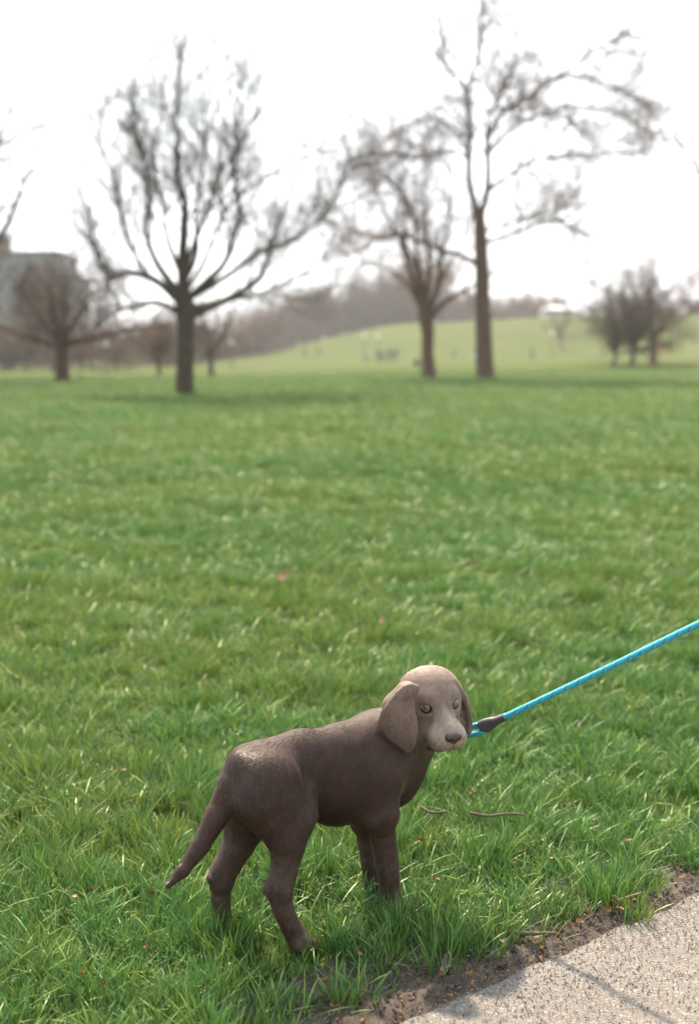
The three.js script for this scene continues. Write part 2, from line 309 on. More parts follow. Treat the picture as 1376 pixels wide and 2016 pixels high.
function dEarL(x, y, z) {
  const p = [x - EL.o[0], y - EL.o[1], z - EL.o[2]], u = dot(p, EL.ux), v = dot(p, EL.vy);
  const bend = 0.010 - 5.5 * (u - 0.018) * (u - 0.018) - 1.6 * (v - 0.01) * (v - 0.01) + 0.0018 * Math.sin(v * 60 + u * 45);
  const w = dot(p, EL.nz) - bend, P = EL.poly;
  let d = 1e9, s = 1;
  for (let i = 0, j = P.length - 1; i < P.length; j = i++) {
    const ex = P[j][0] - P[i][0], ey = P[j][1] - P[i][1], wx = u - P[i][0], wy = v - P[i][1], h = clamp((wx * ex + wy * ey) / (ex * ex + ey * ey), 0, 1);
    d = Math.min(d, (wx - ex * h) ** 2 + (wy - ey * h) ** 2);
    const c1 = v >= P[i][1], c2 = v < P[j][1], c3 = ex * wy > ey * wx;
    if ((c1 && c2 && c3) || (!c1 && !c2 && !c3)) s = -s;
  }
  const d2 = s * Math.sqrt(d) + 0.0036, dz = Math.abs(w) - 0.0010;
  return Math.min(Math.max(d2, dz), 0) + Math.hypot(Math.max(d2, 0), Math.max(dz, 0)) - 0.0036;
}
const EYES = [-1, 1].map((q) => ({ q, c: [q * 0.0285, 0.0, -0.0024], r: 0.0118 }));
const active = { trunk: prims.trunk, head: prims.head, ears: true, earl: true, eyes: true };
function joined(list, x, y, z) {
  let d = 9, g = -1, cur = 9, k = 0.01;
  for (const q of list) {
    const e = dPrim(q, x, y, z);
    if (q.g === g) { cur = smin(cur, e, 0.004); continue; }
    if (g >= 0) d = smin(d, cur, k);
    g = q.g; cur = e; k = q.k;
  }
  return g >= 0 ? smin(d, cur, k) : d;
}
function near(x, y, z, R) { // what can shape the surface within R of that place
  const keep = (q) => dPrim(q, x, y, z) < R + 0.036;
  active.trunk = prims.trunk.filter(keep); active.head = prims.head.filter(keep);
  active.wide = prims.trunk.filter((q) => dPrim(q, x, y, z) < R + 0.11); active.wideHead = prims.head.filter((q) => dPrim(q, x, y, z) < R + 0.08);
  active.ears = prims.ears.some(keep); active.earl = dEarL(x, y, z) < R + 0.02;
  active.eyes = EYES.some((e) => { const c = HP(...e.c); return Math.hypot(c[0] - x, c[1] - y, c[2] - z) < R + 0.03; });
  return active.trunk.length + active.head.length || active.ears || active.earl;
}
function field(x, y, z) {
  let d = joined(active.trunk, x, y, z), h = joined(active.head, x, y, z);
  if (active.eyes) for (const e of EYES) { // almond openings over the eyeballs
    const c = HP(e.q * 0.0285, 0.0016, 0.004), o = dPrim({ c, r: [0.0086, 0.0080, 0.018] }, x, y, z);
    h = -smin(-h, o, 0.002);
  }
  d = smin(d, h, 0.022);
  if (active.ears) for (const q of prims.ears) d = smin(d, dPrim(q, x, y, z), 0.008);
  if (!active.earl) return d;
  const v = (x - EL.o[0]) * EL.vy[0] + (y - EL.o[1]) * EL.vy[1] + (z - EL.o[2]) * EL.vy[2];
  return smin(d, dEarL(x, y, z), lerp(0.008, 0.004, sstep(-0.045, -0.01, v)));
}
function surfaceNets(f, lo, hi, cell, prep = () => true, after) {
  const n = [0, 1, 2].map((i) => Math.ceil((hi[i] - lo[i]) / cell) + 1), B = 8, val = new Float32Array(n[0] * n[1] * n[2]).fill(1);
  const at = (i, j, k) => (k * n[1] + j) * n[0] + i;
  for (let bk = 0; bk < n[2]; bk += B) for (let bj = 0; bj < n[1]; bj += B) for (let bi = 0; bi < n[0]; bi += B) {
    const mid = [lo[0] + (bi + B / 2) * cell, lo[1] + (bj + B / 2) * cell, lo[2] + (bk + B / 2) * cell], R = B * cell * 1.05;
    if (!prep(...mid, R)) continue;
    const d = f(...mid);
    const inside = d < -R, skip = Math.abs(d) > R;
    for (let k = bk; k < Math.min(bk + B, n[2]); k++) for (let j = bj; j < Math.min(bj + B, n[1]); j++) for (let i = bi; i < Math.min(bi + B, n[0]); i++)
      val[at(i, j, k)] = skip ? (inside ? -1 : 1) : f(lo[0] + i * cell, lo[1] + j * cell, lo[2] + k * cell);
  }
  const id = new Int32Array(val.length).fill(-1), pos = [], idx = [], corner = [[0, 0, 0], [1, 0, 0], [0, 1, 0], [1, 1, 0], [0, 0, 1], [1, 0, 1], [0, 1, 1], [1, 1, 1]];
  const edges = [[0, 1], [2, 3], [4, 5], [6, 7], [0, 2], [1, 3], [4, 6], [5, 7], [0, 4], [1, 5], [2, 6], [3, 7]];
  for (let k = 0; k + 1 < n[2]; k++) for (let j = 0; j + 1 < n[1]; j++) for (let i = 0; i + 1 < n[0]; i++) {
    const v = corner.map((c) => val[at(i + c[0], j + c[1], k + c[2])]);
    let m = 0; for (let c = 0; c < 8; c++) if (v[c] < 0) m++;
    if (m === 0 || m === 8) continue;
    let x = 0, y = 0, z = 0, s = 0;
    for (const [a, b] of edges) if ((v[a] < 0) !== (v[b] < 0)) { const t = v[a] / (v[a] - v[b]); x += lerp(corner[a][0], corner[b][0], t); y += lerp(corner[a][1], corner[b][1], t); z += lerp(corner[a][2], corner[b][2], t); s++; }
    id[at(i, j, k)] = pos.length / 3; pos.push(lo[0] + (i + x / s) * cell, lo[1] + (j + y / s) * cell, lo[2] + (k + z / s) * cell);
  }
  for (let k = 1; k + 1 < n[2]; k++) for (let j = 1; j + 1 < n[1]; j++) for (let i = 1; i + 1 < n[0]; i++) {
    const s = val[at(i, j, k)] < 0;
    const quad = (a, b, c, d, flip) => { if (a < 0 || b < 0 || c < 0 || d < 0) return; flip ? idx.push(a, c, b, a, d, c) : idx.push(a, b, c, a, c, d); };
    if (s !== val[at(i + 1, j, k)] < 0) quad(id[at(i, j - 1, k - 1)], id[at(i, j, k - 1)], id[at(i, j, k)], id[at(i, j - 1, k)], !s);
    if (s !== val[at(i, j + 1, k)] < 0) quad(id[at(i - 1, j, k - 1)], id[at(i - 1, j, k)], id[at(i, j, k)], id[at(i, j, k - 1)], !s);
    if (s !== val[at(i, j, k + 1)] < 0) quad(id[at(i - 1, j - 1, k)], id[at(i, j - 1, k)], id[at(i, j, k)], id[at(i - 1, j, k)], !s);
  }
  const nor = new Float32Array(pos.length), e = cell * 0.35;
  const cells = new Map(), S = cell * 12;
  for (let p = 0; p < pos.length; p += 3) { const key = [0, 1, 2].map((i) => Math.floor((pos[p + i] - lo[i]) / S)).join(); if (!cells.has(key)) cells.set(key, []); cells.get(key).push(p); }
  for (const [key, ps] of cells) { const mid = key.split(',').map((v, i) => lo[i] + (+v + 0.5) * S); prep(...mid, S * 0.9); for (const p of ps) {
    const x = pos[p], y = pos[p + 1], z = pos[p + 2];
    let a = f(x + e, y, z) - f(x - e, y, z), b = f(x, y + e, z) - f(x, y - e, z), c = f(x, y, z + e) - f(x, y, z - e); const L = Math.hypot(a, b, c) || 1;
    nor[p] = a / L; nor[p + 1] = b / L; nor[p + 2] = c / L;
    if (after) after(p / 3, x, y, z);
  } }
  return { pos, idx, nor };
}
const puppy = new THREE.Group();
puppy.position.copy(DOG); puppy.rotation.y = DOG_TURN;
const dogBox = (() => { const lo = [9, 9, 9], hi = [-9, -9, -9]; for (const q of [...prims.trunk, ...prims.head]) for (const p of q.c ? [q.c] : [q.a, q.b]) for (let i = 0; i < 3; i++) { const r = q.c ? 0.06 : Math.max(q.ra, q.rb); lo[i] = Math.min(lo[i], p[i] - r); hi[i] = Math.max(hi[i], p[i] + r); } return [lo.map((v) => v - 0.06), hi.map((v) => v + 0.06)]; })();
const coat = { col: [], flow: [], noseP: HP(0, -0.030, 0.06) };
const dogNet = surfaceNets(field, dogBox[0], dogBox[1], 0.0026, near, (i, x, y, z) => { // coat colour and the way the hair lies, blended from the parts nearby
  let W = 0; const c = [0, 0, 0], f = [0, 0, 0];
  const put = (d, q) => { const w = Math.exp(-Math.max(d, 0) / (q.head || q.sheet || q.earl ? 0.006 : 0.024)) + 1e-9; W += w; for (let k = 0; k < 3; k++) { c[k] += w * q.color[k]; f[k] += w * q.flow[k]; } };
  for (const q of active.wide) put(dPrim(q, x, y, z), q);
  for (const q of active.wideHead) put(dPrim(q, x, y, z), q);
  if (active.ears) for (const q of prims.ears) put(dPrim(q, x, y, z) - 0.006, q);
  const de = active.earl ? dEarL(x, y, z) : 1; if (de < 0.004) put(de - 0.01, { color: EARC, flow: EL.down, earl: true });
  if (active.wideHead.length) {
    const dx = x - HC[0], dy = y - HC[1], dz = z - HC[2], S = dx * ls[0] + dy * ls[1] + dz * ls[2], U = dx * lu[0] + dy * lu[1] + dz * lu[2], F = dx * lf[0] + dy * lf[1] + dz * lf[2];
    const mix3 = (col, t) => { for (let k = 0; k < 3; k++) c[k] = lerp(c[k], col[k] * W, t); };
    if (F > -0.03) mix3(MASK, 0.45 * Math.exp(-(((Math.abs(S) - 0.012) / 0.010) ** 2) - (((U - 0.000) / 0.016) ** 2)));
    for (const e of EYES) { const d = Math.hypot(S - e.c[0], (U - e.c[1]) * 1.05, (F - e.c[2])); mix3([0.02, 0.014, 0.012], F > -0.012 ? 0.4 * (1 - sstep(0.0116, 0.0138, d)) : 0); }
    if (F > 0 && Math.abs(S) < 0.027) { const lip = -0.0635 + 0.011 * Math.exp(-((S / 0.006) ** 2)) + 5 * S * S, g = Math.exp(-(((U - lip) / 0.0016) ** 2)), ph = U < -0.038 && U > lip ? Math.exp(-((S / 0.0011) ** 2)) * sstep(0.045, 0.05, F) : 0; mix3([0.035, 0.022, 0.02], 0.8 * Math.max(g, ph)); }
    for (const [fs, fu] of [[-0.026, -0.046], [-0.022, -0.040], [-0.030, -0.040], [-0.019, -0.048], [-0.026, -0.034], [-0.033, -0.047], [0.024, -0.043], [0.02, -0.05], [0.028, -0.038]]) if (F > 0.01) mix3([0.07, 0.048, 0.04], 0.7 * Math.exp(-(((S - fs) ** 2 + (U - fu) ** 2) / 3.2e-6)));
  }
  const n = noise3(x * 14, y * 14, z * 14) * 0.14 + noise3(x * 42 + 9, y * 24, z * 42) * 0.13 + noise3(x * 90, y * 60, z * 90) * 0.08 + noise3(x * 230, y * 110, z * 230) * 0.17;
  for (let k = 0; k < 3; k++) { coat.col[i * 3 + k] = Math.max(0.01, c[k] / W * (1 + n)); coat.flow[i * 3 + k] = f[k] / W; }
});
const coatMat = new THREE.MeshPhysicalMaterial({ name: 'short_coat', vertexColors: true, roughness: 0.66, sheen: 0.8, sheenRoughness: 0.4, sheenColor: lin(0.62, 0.44, 0.34), specularIntensity: 0.4 });
part(puppy, 'body', geom(dogNet.pos, dogNet.idx, { normal: dogNet.nor, color: coat.col }), coatMat);
{ // short hair
  const R = rng(21), N = dogNet.pos.length / 3, hair = [];
  const bladeGeo = geom([-0.0005, 0, 0, 0.0005, 0, 0, -0.00035, 0.45, 0.10, 0.00035, 0.45, 0.10, 0, 1, 0.12].map((v, i) => v), [0, 1, 3, 0, 3, 2, 2, 3, 4]);
  const m = new THREE.Matrix4(), X = V(), Y = V(), Z = V(), list = [], cols = [];
  for (let i = 0; i < N; i++) for (let h = 0; h < 2; h++) {
    if (h && R() < 0.4) continue;
    const p = V(dogNet.pos[i * 3], dogNet.pos[i * 3 + 1], dogNet.pos[i * 3 + 2]), n = V(dogNet.nor[i * 3], dogNet.nor[i * 3 + 1], dogNet.nor[i * 3 + 2]);
    const dn = Math.hypot(p.x - coat.noseP[0], p.y - coat.noseP[1], p.z - coat.noseP[2]); if (dn < 0.02) continue;
    let bad = false; for (const e of EYES) { const c = HP(...e.c); if (Math.hypot(p.x - c[0], p.y - c[1], p.z - c[2]) < 0.0155) bad = true; } if (bad) continue;
    const fl = V(coat.flow[i * 3], coat.flow[i * 3 + 1], coat.flow[i * 3 + 2]); fl.addScaledVector(n, -fl.dot(n)); if (fl.lengthSq() < 1e-6) continue; fl.normalize();
    const swirl = 0.35 * noise3(p.x * 22, p.y * 22, p.z * 22) + 0.3 * (R() - 0.5); fl.applyAxisAngle(n, swirl);
    const hw = lerp(0.6, 0.95, sstep(0.10, 0.22, dn)), L = lerp(0.0040, 0.0072, sstep(0.10, 0.22, dn)) * (0.7 + 0.6 * R());
    Y.copy(fl).addScaledVector(n, R() < 0.12 ? 0.4 : 0.10 + 0.14 * R()).normalize(); X.crossVectors(Y, n).normalize(); Z.crossVectors(X, Y);
    p.x += (R() - 0.5) * 0.0025; p.y += (R() - 0.5) * 0.0025; p.z += (R() - 0.5) * 0.0025; p.addScaledVector(n, -0.0012);
    m.makeBasis(X.clone().multiplyScalar(hw * (0.7 + 0.5 * R())), Y.clone().multiplyScalar(L), Z.clone().multiplyScalar(L * 0.6)).setPosition(p);
    list.push(m.clone()); const t = lerp(1.2, 1.75, sstep(0.12, 0.22, dn)) * (0.55 + 0.75 * R() + 0.5 * Math.max(0, noise3(p.x * 45, p.y * 45, p.z * 45))); cols.push([coat.col[i * 3] * t, coat.col[i * 3 + 1] * t, coat.col[i * 3 + 2] * t]);
  }
  const hairMat = new THREE.MeshPhysicalMaterial({ name: 'hair', color: 0xffffff, roughness: 0.42, transmission: 0.42, thickness: 0, side: THREE.DoubleSide, specularIntensity: 0.4, sheen: 0.5, sheenRoughness: 0.35, sheenColor: lin(0.7, 0.48, 0.36) });
  const im = new THREE.InstancedMesh(bladeGeo, hairMat, list.length); im.name = 'coat_hair'; im.userData.kind = 'stuff';
  list.forEach((q, i) => { im.setMatrixAt(i, q); im.setColorAt(i, lin(...cols[i])); });
  puppy.add(im);
  console.log('hair', list.length);
}
{ // nose leather
  const nc = [0, -0.0275, 0.0665], nf = (x, y, z) => {
    const e = (c, r) => dPrim({ c: HP(...c), r }, x, y, z);
    let d = e(nc, [0.0150, 0.0105, 0.010]);
    d = smin(d, e([-0.0085, -0.030, 0.066], [0.0080, 0.0085, 0.0085]), 0.006); d = smin(d, e([0.0085, -0.030, 0.066], [0.0080, 0.0085, 0.0085]), 0.006);
    d = smin(d, e([0, -0.038, 0.0655], [0.0055, 0.008, 0.006]), 0.006);
    for (const q of [-1, 1]) { d = -smin(-d, e([q * 0.0088, -0.0305, 0.0755], [0.0042, 0.0032, 0.006]), 0.002); d = -smin(-d, e([q * 0.0135, -0.0315, 0.0735], [0.0045, 0.0017, 0.005]), 0.002); }
    return -smin(-d, e([0, -0.040, 0.0735], [0.0008, 0.010, 0.004]), 0.0015);
  };
  const c = HP(...nc), net = surfaceNets(nf, c.map((v) => v - 0.028), c.map((v) => v + 0.028), 0.0011);
  part(puppy, 'nose', geom(net.pos, net.idx, { normal: net.nor }), new THREE.MeshPhysicalMaterial({ color: lin(0.042, 0.025, 0.023), roughness: 0.38, clearcoat: 0.6, clearcoatRoughness: 0.22 }));
}
{ // eyes: pale grey-green iris round a dark pupil
  const cv = document.createElement('canvas'); cv.width = cv.height = 256; const g = cv.getContext('2d');
  g.fillStyle = '#3a322c'; g.fillRect(0, 0, 256, 256);
  const R = rng(31); g.translate(128, 128);
  g.fillStyle = '#2a221c'; g.beginPath(); g.arc(0, 0, 96, 0, 7); g.fill();
  g.fillStyle = '#5b564c'; g.beginPath(); g.arc(0, 0, 86, 0, 7); g.fill();
  for (let i = 0; i < 160; i++) { const a = R() * 6.3; g.strokeStyle = R() < 0.5 ? 'rgba(112,108,98,0.5)' : 'rgba(60,58,46,0.5)'; g.lineWidth = 2; g.beginPath(); g.moveTo(Math.cos(a) * 34, Math.sin(a) * 34); g.lineTo(Math.cos(a) * 82, Math.sin(a) * 82); g.stroke(); }
  g.fillStyle = '#060504'; g.beginPath(); g.arc(0, 0, 40, 0, 7); g.fill();
  const tx = new THREE.CanvasTexture(cv); tx.colorSpace = THREE.SRGBColorSpace;
  const mat = new THREE.MeshPhysicalMaterial({ map: tx, roughness: 0.25, clearcoat: 1, clearcoatRoughness: 0.03 });
  for (const e of EYES) {
    const s = new THREE.SphereGeometry(e.r, 40, 28), c = HP(...e.c), look = eye.clone().add(V(0.02, 0.0, 0)).sub(DOG.clone().addScaledVector(hd, c[0]).addScaledVector(sd, c[2]).add(V(0, c[1], 0))).normalize();
    const zl = V(...dirLocal(look)), xl = V(0, 1, 0).cross(zl).normalize(), yl = zl.clone().cross(xl);
    const p = s.attributes.position, uv = new Float32Array(p.count * 2), rIris = 0.0088;
    for (let i = 0; i < p.count; i++) { uv[i * 2] = p.getZ(i) > 0 ? 0.5 + p.getX(i) / rIris * 0.375 : 0.01; uv[i * 2 + 1] = p.getZ(i) > 0 ? 0.5 + p.getY(i) / rIris * 0.375 : 0.01; }
    s.setAttribute('uv', new THREE.BufferAttribute(uv, 2));
    const m = part(puppy, 'eye', s, mat); m.matrixAutoUpdate = true;
    m.quaternion.setFromRotationMatrix(new THREE.Matrix4().makeBasis(xl, yl, zl)); m.position.set(...c);
  }
}
top(puppy, 'puppy');
tag(puppy, 'silver brown short haired puppy standing in the grass on a turquoise lead', 'dog');
// ---------- trees ----------
function at(X, Y, D) { const r = ray(X, Y); return eye.clone().addScaledVector(r, D / -r.z); } // D metres ahead of the camera
function tubeInto(out, pts, radii, sides) {
  const n0 = out.pos.length / 3; let u = V(0.3, 0.1, 1);
  for (let i = 0; i < pts.length; i++) {
    const t = pts[Math.min(i + 1, pts.length - 1)].clone().sub(pts[Math.max(i - 1, 0)]).normalize();
    u.addScaledVector(t, -u.dot(t)); if (u.lengthSq() < 1e-6) u.set(1, 0, 0).addScaledVector(t, -t.x); u.normalize();
    const w = t.clone().cross(u);
    for (let j = 0; j < sides; j++) { const a = j / sides * 6.2832, c = Math.cos(a) * radii[i], s = Math.sin(a) * radii[i]; out.pos.push(pts[i].x + u.x * c + w.x * s, pts[i].y + u.y * c + w.y * s, pts[i].z + u.z * c + w.z * s); }
  }
  for (let i = 0; i + 1 < pts.length; i++) for (let j = 0; j < sides; j++) { const a = n0 + i * sides + j, b = n0 + i * sides + (j + 1) % sides; out.idx.push(a, b, b + sides, a, b + sides, a + sides); }
}
function smooth(pts, rad, n) {
  const c = new THREE.CatmullRomCurve3(pts), P = [], Rr = [];
  for (let i = 0; i <= n; i++) { const t = i / n, f = t * (rad.length - 1), k = Math.min(rad.length - 2, Math.floor(f)); P.push(c.getPoint(t)); Rr.push(lerp(rad[k], rad[k + 1], f - k)); }
  return [P, Rr];
}
function barkMat(r, g, b, seed) {
  const N = 128, d = new Uint8Array(N * N * 4), R = rng(seed), n = createNoise2D(R);
  for (let y = 0; y < N; y++) for (let x = 0; x < N; x++) { const v = 0.72 + 0.2 * n(x * 0.14, y * 0.03) + 0.16 * n(x * 0.4, y * 0.1) + 0.1 * (R() - 0.5), o = (y * N + x) * 4; for (let k = 0; k < 3; k++) d[o + k] = clamp(v * 255, 0, 255); d[o + 3] = 255; }
  const t = new THREE.DataTexture(d, N, N); t.wrapS = t.wrapT = THREE.RepeatWrapping; t.magFilter = THREE.LinearFilter; t.needsUpdate = true;
  return new THREE.MeshStandardMaterial({ color: lin(r, g, b), map: t, roughness: 0.95 });
}
function finish(o) { const uv = []; for (let i = 0; i < o.pos.length; i += 3) uv.push((o.pos[i] + o.pos[i + 2]) * 1.3, o.pos[i + 1] * 0.6); return geom(o.pos, o.idx, { uv }); }
// side shoots grown from a limb, level by level
function shoots(out, R, P, Rr, level, o) {
  const L = P.length - 1, num = o.num[level];
  for (let i = 0; i < num; i++) {
    const f = lerp(o.from[level] ?? 0.2, 1, (i + R()) / num) * L, k = Math.min(L - 1, Math.floor(f)), p = P[k].clone().lerp(P[k + 1], f - k), d = P[k + 1].clone().sub(P[k]).normalize();
    const side = V(R() - 0.5, R() - 0.5, R() - 0.5); side.addScaledVector(d, -side.dot(d)).normalize();
    const dir = d.multiplyScalar(o.along).addScaledVector(side, 0.75 + 0.4 * R()).add(V(0, o.up[level] ?? 0.3, 0)).normalize();
    const len = o.len[level] * (0.55 + 0.8 * R()) * (1 - 0.35 * f / L), r0 = Math.min(o.rad[level] * (0.7 + 0.5 * R()), Math.max(0.005, lerp(Rr[k], Rr[k + 1], f - k) * 0.75));
    const n = level === 2 ? 3 : 5, pts = [p], rr = [r0], q = dir.clone();
    for (let s = 1; s <= n; s++) { q.add(V(R() - 0.5, R() - 0.5 + (o.rise ?? 0.12), R() - 0.5).multiplyScalar(0.5)).normalize(); pts.push(pts[s - 1].clone().addScaledVector(q, len / n)); rr.push(lerp(r0, r0 * 0.3, s / n)); }
    tubeInto(out, pts, rr, level === 0 ? 5 : 3);
    if (level + 1 < o.num.length) shoots(out, R, pts, rr, level + 1, o);
  }
}
// a tree whose trunk and limbs follow measured points: [photo x, photo y, distance offset in metres, radius in metres]
function measuredTree(name, label, D, trunk, limbs, grow, bark, seed) {
  const t = new THREE.Group(), R = rng(seed), foot = at(trunk[0][0], trunk[0][1], D), base = V(foot.x, groundH(foot.x, -D) - 0.15, -D);
  const W = ([X, Y, dz]) => at(X, Y, D - dz).sub(base);
  let o = { pos: [], idx: [] }; const tp = trunk.map(W); tp[0].y = 0;
  const [tP, tR] = smooth(tp, trunk.map((q) => q[3]), 22); tubeInto(o, tP, tR, 14); part(t, 'trunk', finish(o), bark);
  const crown = { pos: [], idx: [] };
  for (const l of limbs) {
    const pts = l.map(W); for (let i = 1; i < pts.length; i++) pts[i].add(V(R() - 0.5, R() - 0.5, R() - 0.5).multiplyScalar(0.06));
    const [P, Q] = smooth(pts, l.map((q) => q[3]), 6 * l.length); o = { pos: [], idx: [] }; tubeInto(o, P, Q, 8); part(t, 'limb', finish(o), bark);
    const len = P.reduce((s, p, i) => s + (i ? p.distanceTo(P[i - 1]) : 0), 0);
    shoots(crown, R, P, Q, 0, { ...grow, num: [Math.round(grow.num[0] * len), grow.num[1], grow.num[2]] });
  }
  const c = part(t, 'crown', finish(crown), bark); c.userData.kind = 'stuff';
  t.position.copy(base); top(t, name); tag(t, label, 'tree');
  console.log(name, crown.idx.length / 3);
}
const limb = (dz0, dz1, r0, r1, ...xy) => xy.map(([X, Y], i) => { const f = i / (xy.length - 1); return [X, Y, lerp(dz0, dz1, f), lerp(r0, r1, Math.pow(f, 0.75))]; });
const barkDark = barkMat(0.082, 0.064, 0.046, 3), barkWarm = barkMat(0.155, 0.096, 0.070, 4), barkGrey = barkMat(0.125, 0.080, 0.060, 5), barkRed = barkMat(0.20, 0.11, 0.082, 6);
measuredTree('spreading_tree', 'wide spreading bare tree with dark trunk and upswept limbs on the lawn', 33,
  [[364, 773, 0, 0.25], [364, 745, 0, 0.225], [365, 690, 0, 0.215], [366, 650, 0, 0.215], [365, 615, 0, 0.25], [362, 585, 0, 0.24]],
  [
    limb(0, 0.3, 0.163, 0.02, [362, 592], [358, 520], [361, 450], [362, 400], [352, 350], [350, 300], [345, 250], [350, 180], [353, 100]),
    limb(0, 1.2, 0.112, 0.03, [352, 592], [310, 556], [275, 540], [250, 535], [215, 541], [193, 515], [182, 470], [178, 400]),
    limb(0, 2.0, 0.086, 0.04, [352, 612], [310, 597], [260, 602], [215, 622], [188, 646]),
    limb(0, -1.2, 0.120, 0.04, [375, 622], [430, 597], [480, 572], [515, 546], [526, 518], [535, 470], [560, 420]),
    limb(0, 0.8, 0.112, 0.015, [368, 590], [410, 551], [440, 520], [460, 470], [470, 420], [460, 340], [466, 270], [456, 200], [450, 110]),
    limb(0, 1.6, 0.086, 0.02, [372, 588], [450, 540], [510, 497], [560, 481], [600, 460], [640, 420], [672, 350], [690, 290]),
    limb(0, -1.0, 0.112, 0.015, [355, 580], [320, 532], [300, 500], [290, 450], [295, 400], [288, 330], [270, 280], [262, 220], [265, 130]),
    limb(0, -1.8, 0.086, 0.015, [360, 545], [382, 480], [402, 430], [422, 380], [440, 330], [470, 290], [500, 220], [510, 150]),
    limb(0, 1.6, 0.077, 0.015, [357, 540], [332, 470], [325, 420], [310, 350], [308, 280], [320, 200], [315, 120]),
    limb(0, -2.0, 0.086, 0.015, [352, 575], [300, 550], [268, 500], [240, 430], [228, 370], [205, 300], [182, 240], [160, 180]),
    limb(0, -2.5, 0.077, 0.015, [368, 570], [400, 520], [430, 450], [455, 400], [510, 360], [560, 320], [590, 280]),
    limb(0, 2.5, 0.077, 0.015, [362, 560], [390, 500], [385, 420], [400, 330], [405, 240], [395, 140]),
    limb(0, -2.8, 0.077, 0.02, [378, 605], [440, 590], [520, 575], [590, 540], [640, 500], [660, 440]),
  ],
  { num: [3.9, 8, 6], from: [0.22, 0.15, 0.2], len: [1.9, 0.95, 0.5], rad: [0.022, 0.009, 0.0045], up: [0.35, 0.3, 0.3], along: 0.75, rise: 0.16 }, barkDark, 501);
measuredTree('plane_tree', 'tall bare tree with warm brown forked trunk standing beside a shorter tree', 50,
  [[957, 748, 0, 0.41], [955, 735, 0, 0.345], [951, 640, 0, 0.30], [948, 520, 0, 0.265], [945, 450, 0, 0.24], [942, 415, 0, 0.20]],
  [
    limb(0, 0.5, 0.15, 0.045, [943, 425], [925, 370], [922, 300], [925, 260], [920, 195], [928, 150], [945, 100], [945, 40], [950, -30]),
    limb(0, 1.5, 0.08, 0.035, [924, 275], [895, 255], [870, 235], [840, 230], [800, 250], [760, 270]),
    limb(0.3, 1.0, 0.06, 0.035, [921, 190], [895, 150], [868, 120], [850, 70], [830, 0]),
    limb(0, -1.0, 0.15, 0.045, [944, 432], [957, 380], [960, 330], [958, 280], [975, 240], [1000, 215], [1045, 186], [1090, 155], [1150, 115], [1190, 85], [1240, 60]),
    limb(-0.5, 1.5, 0.07, 0.035, [958, 285], [961, 230], [985, 190], [1010, 130], [1020, 60]),
    limb(-0.2, -1.6, 0.085, 0.035, [961, 376], [1000, 346], [1030, 325], [1075, 312], [1130, 300], [1175, 306], [1230, 300]),
    limb(0, 1.8, 0.085, 0.035, [950, 478], [990, 466], [1030, 455], [1075, 434], [1095, 432], [1130, 455], [1170, 470], [1212, 492]),
    limb(0, -2.0, 0.06, 0.035, [950, 456], [1000, 440], [1040, 425], [1090, 420], [1140, 400]),
    limb(0, -1.8, 0.12, 0.045, [944, 524], [905, 502], [870, 494], [830, 479], [790, 462], [750, 466], [700, 455], [650, 440]),
    limb(-0.8, -2.6, 0.07, 0.035, [1090, 155], [1140, 150], [1190, 165], [1240, 190], [1290, 230], [1320, 300]),
    limb(0, 2.5, 0.07, 0.035, [922, 310], [880, 300], [820, 310], [760, 300], [700, 310], [660, 330]),
    limb(0, 3.0, 0.07, 0.035, [958, 300], [1010, 250], [1080, 220], [1150, 210], [1230, 230], [1290, 270]),
  ],
  { num: [3.6, 10, 6], from: [0.2, 0.15, 0.2], len: [2.4, 1.3, 0.65], rad: [0.036, 0.014, 0.0066], up: [0.15, 0.1, 0.0], along: 0.6, rise: 0.05 }, barkWarm, 502);
measuredTree('low_forked_tree', 'shorter bare tree forking low into several upright limbs beside a taller tree', 51,
  [[845, 747, 0, 0.36], [844, 735, 0, 0.29], [841, 690, 0, 0.23], [842, 655, 0, 0.24], [838, 625, 0, 0.29], [836, 605, 0, 0.26]],
  [
    limb(0, 0.5, 0.15, 0.02, [833, 612], [812, 545], [792, 485], [800, 430], [790, 375], [775, 310]),
    limb(0, -0.5, 0.14, 0.02, [842, 620], [860, 560], [870, 500], [884, 430], [890, 370], [880, 300]),
    limb(0, 1.0, 0.14, 0.02, [845, 625], [882, 590], [922, 565], [965, 543], [1005, 500]),
    limb(0, 1.0, 0.13, 0.02, [838, 600], [845, 520], [838, 440], [835, 360], [830, 290]),
    limb(0, -1.2, 0.10, 0.02, [832, 612], [805, 562], [768, 532], [725, 518], [690, 480]),
    limb(0, 1.8, 0.10, 0.02, [836, 600], [815, 520], [770, 440], [740, 380], [715, 330]),
    limb(0, -1.8, 0.10, 0.02, [842, 606], [880, 530], [920, 460], [935, 390]),
    limb(0, 2.4, 0.09, 0.02, [838, 590], [820, 500], [810, 410], [760, 350], [730, 290]),
  ],
  { num: [3.0, 8, 6], from: [0.2, 0.15, 0.2], len: [1.8, 1.1, 0.55], rad: [0.027, 0.010, 0.0050], up: [0.3, 0.2, 0.1], along: 0.7, rise: 0.1 }, barkWarm, 503);

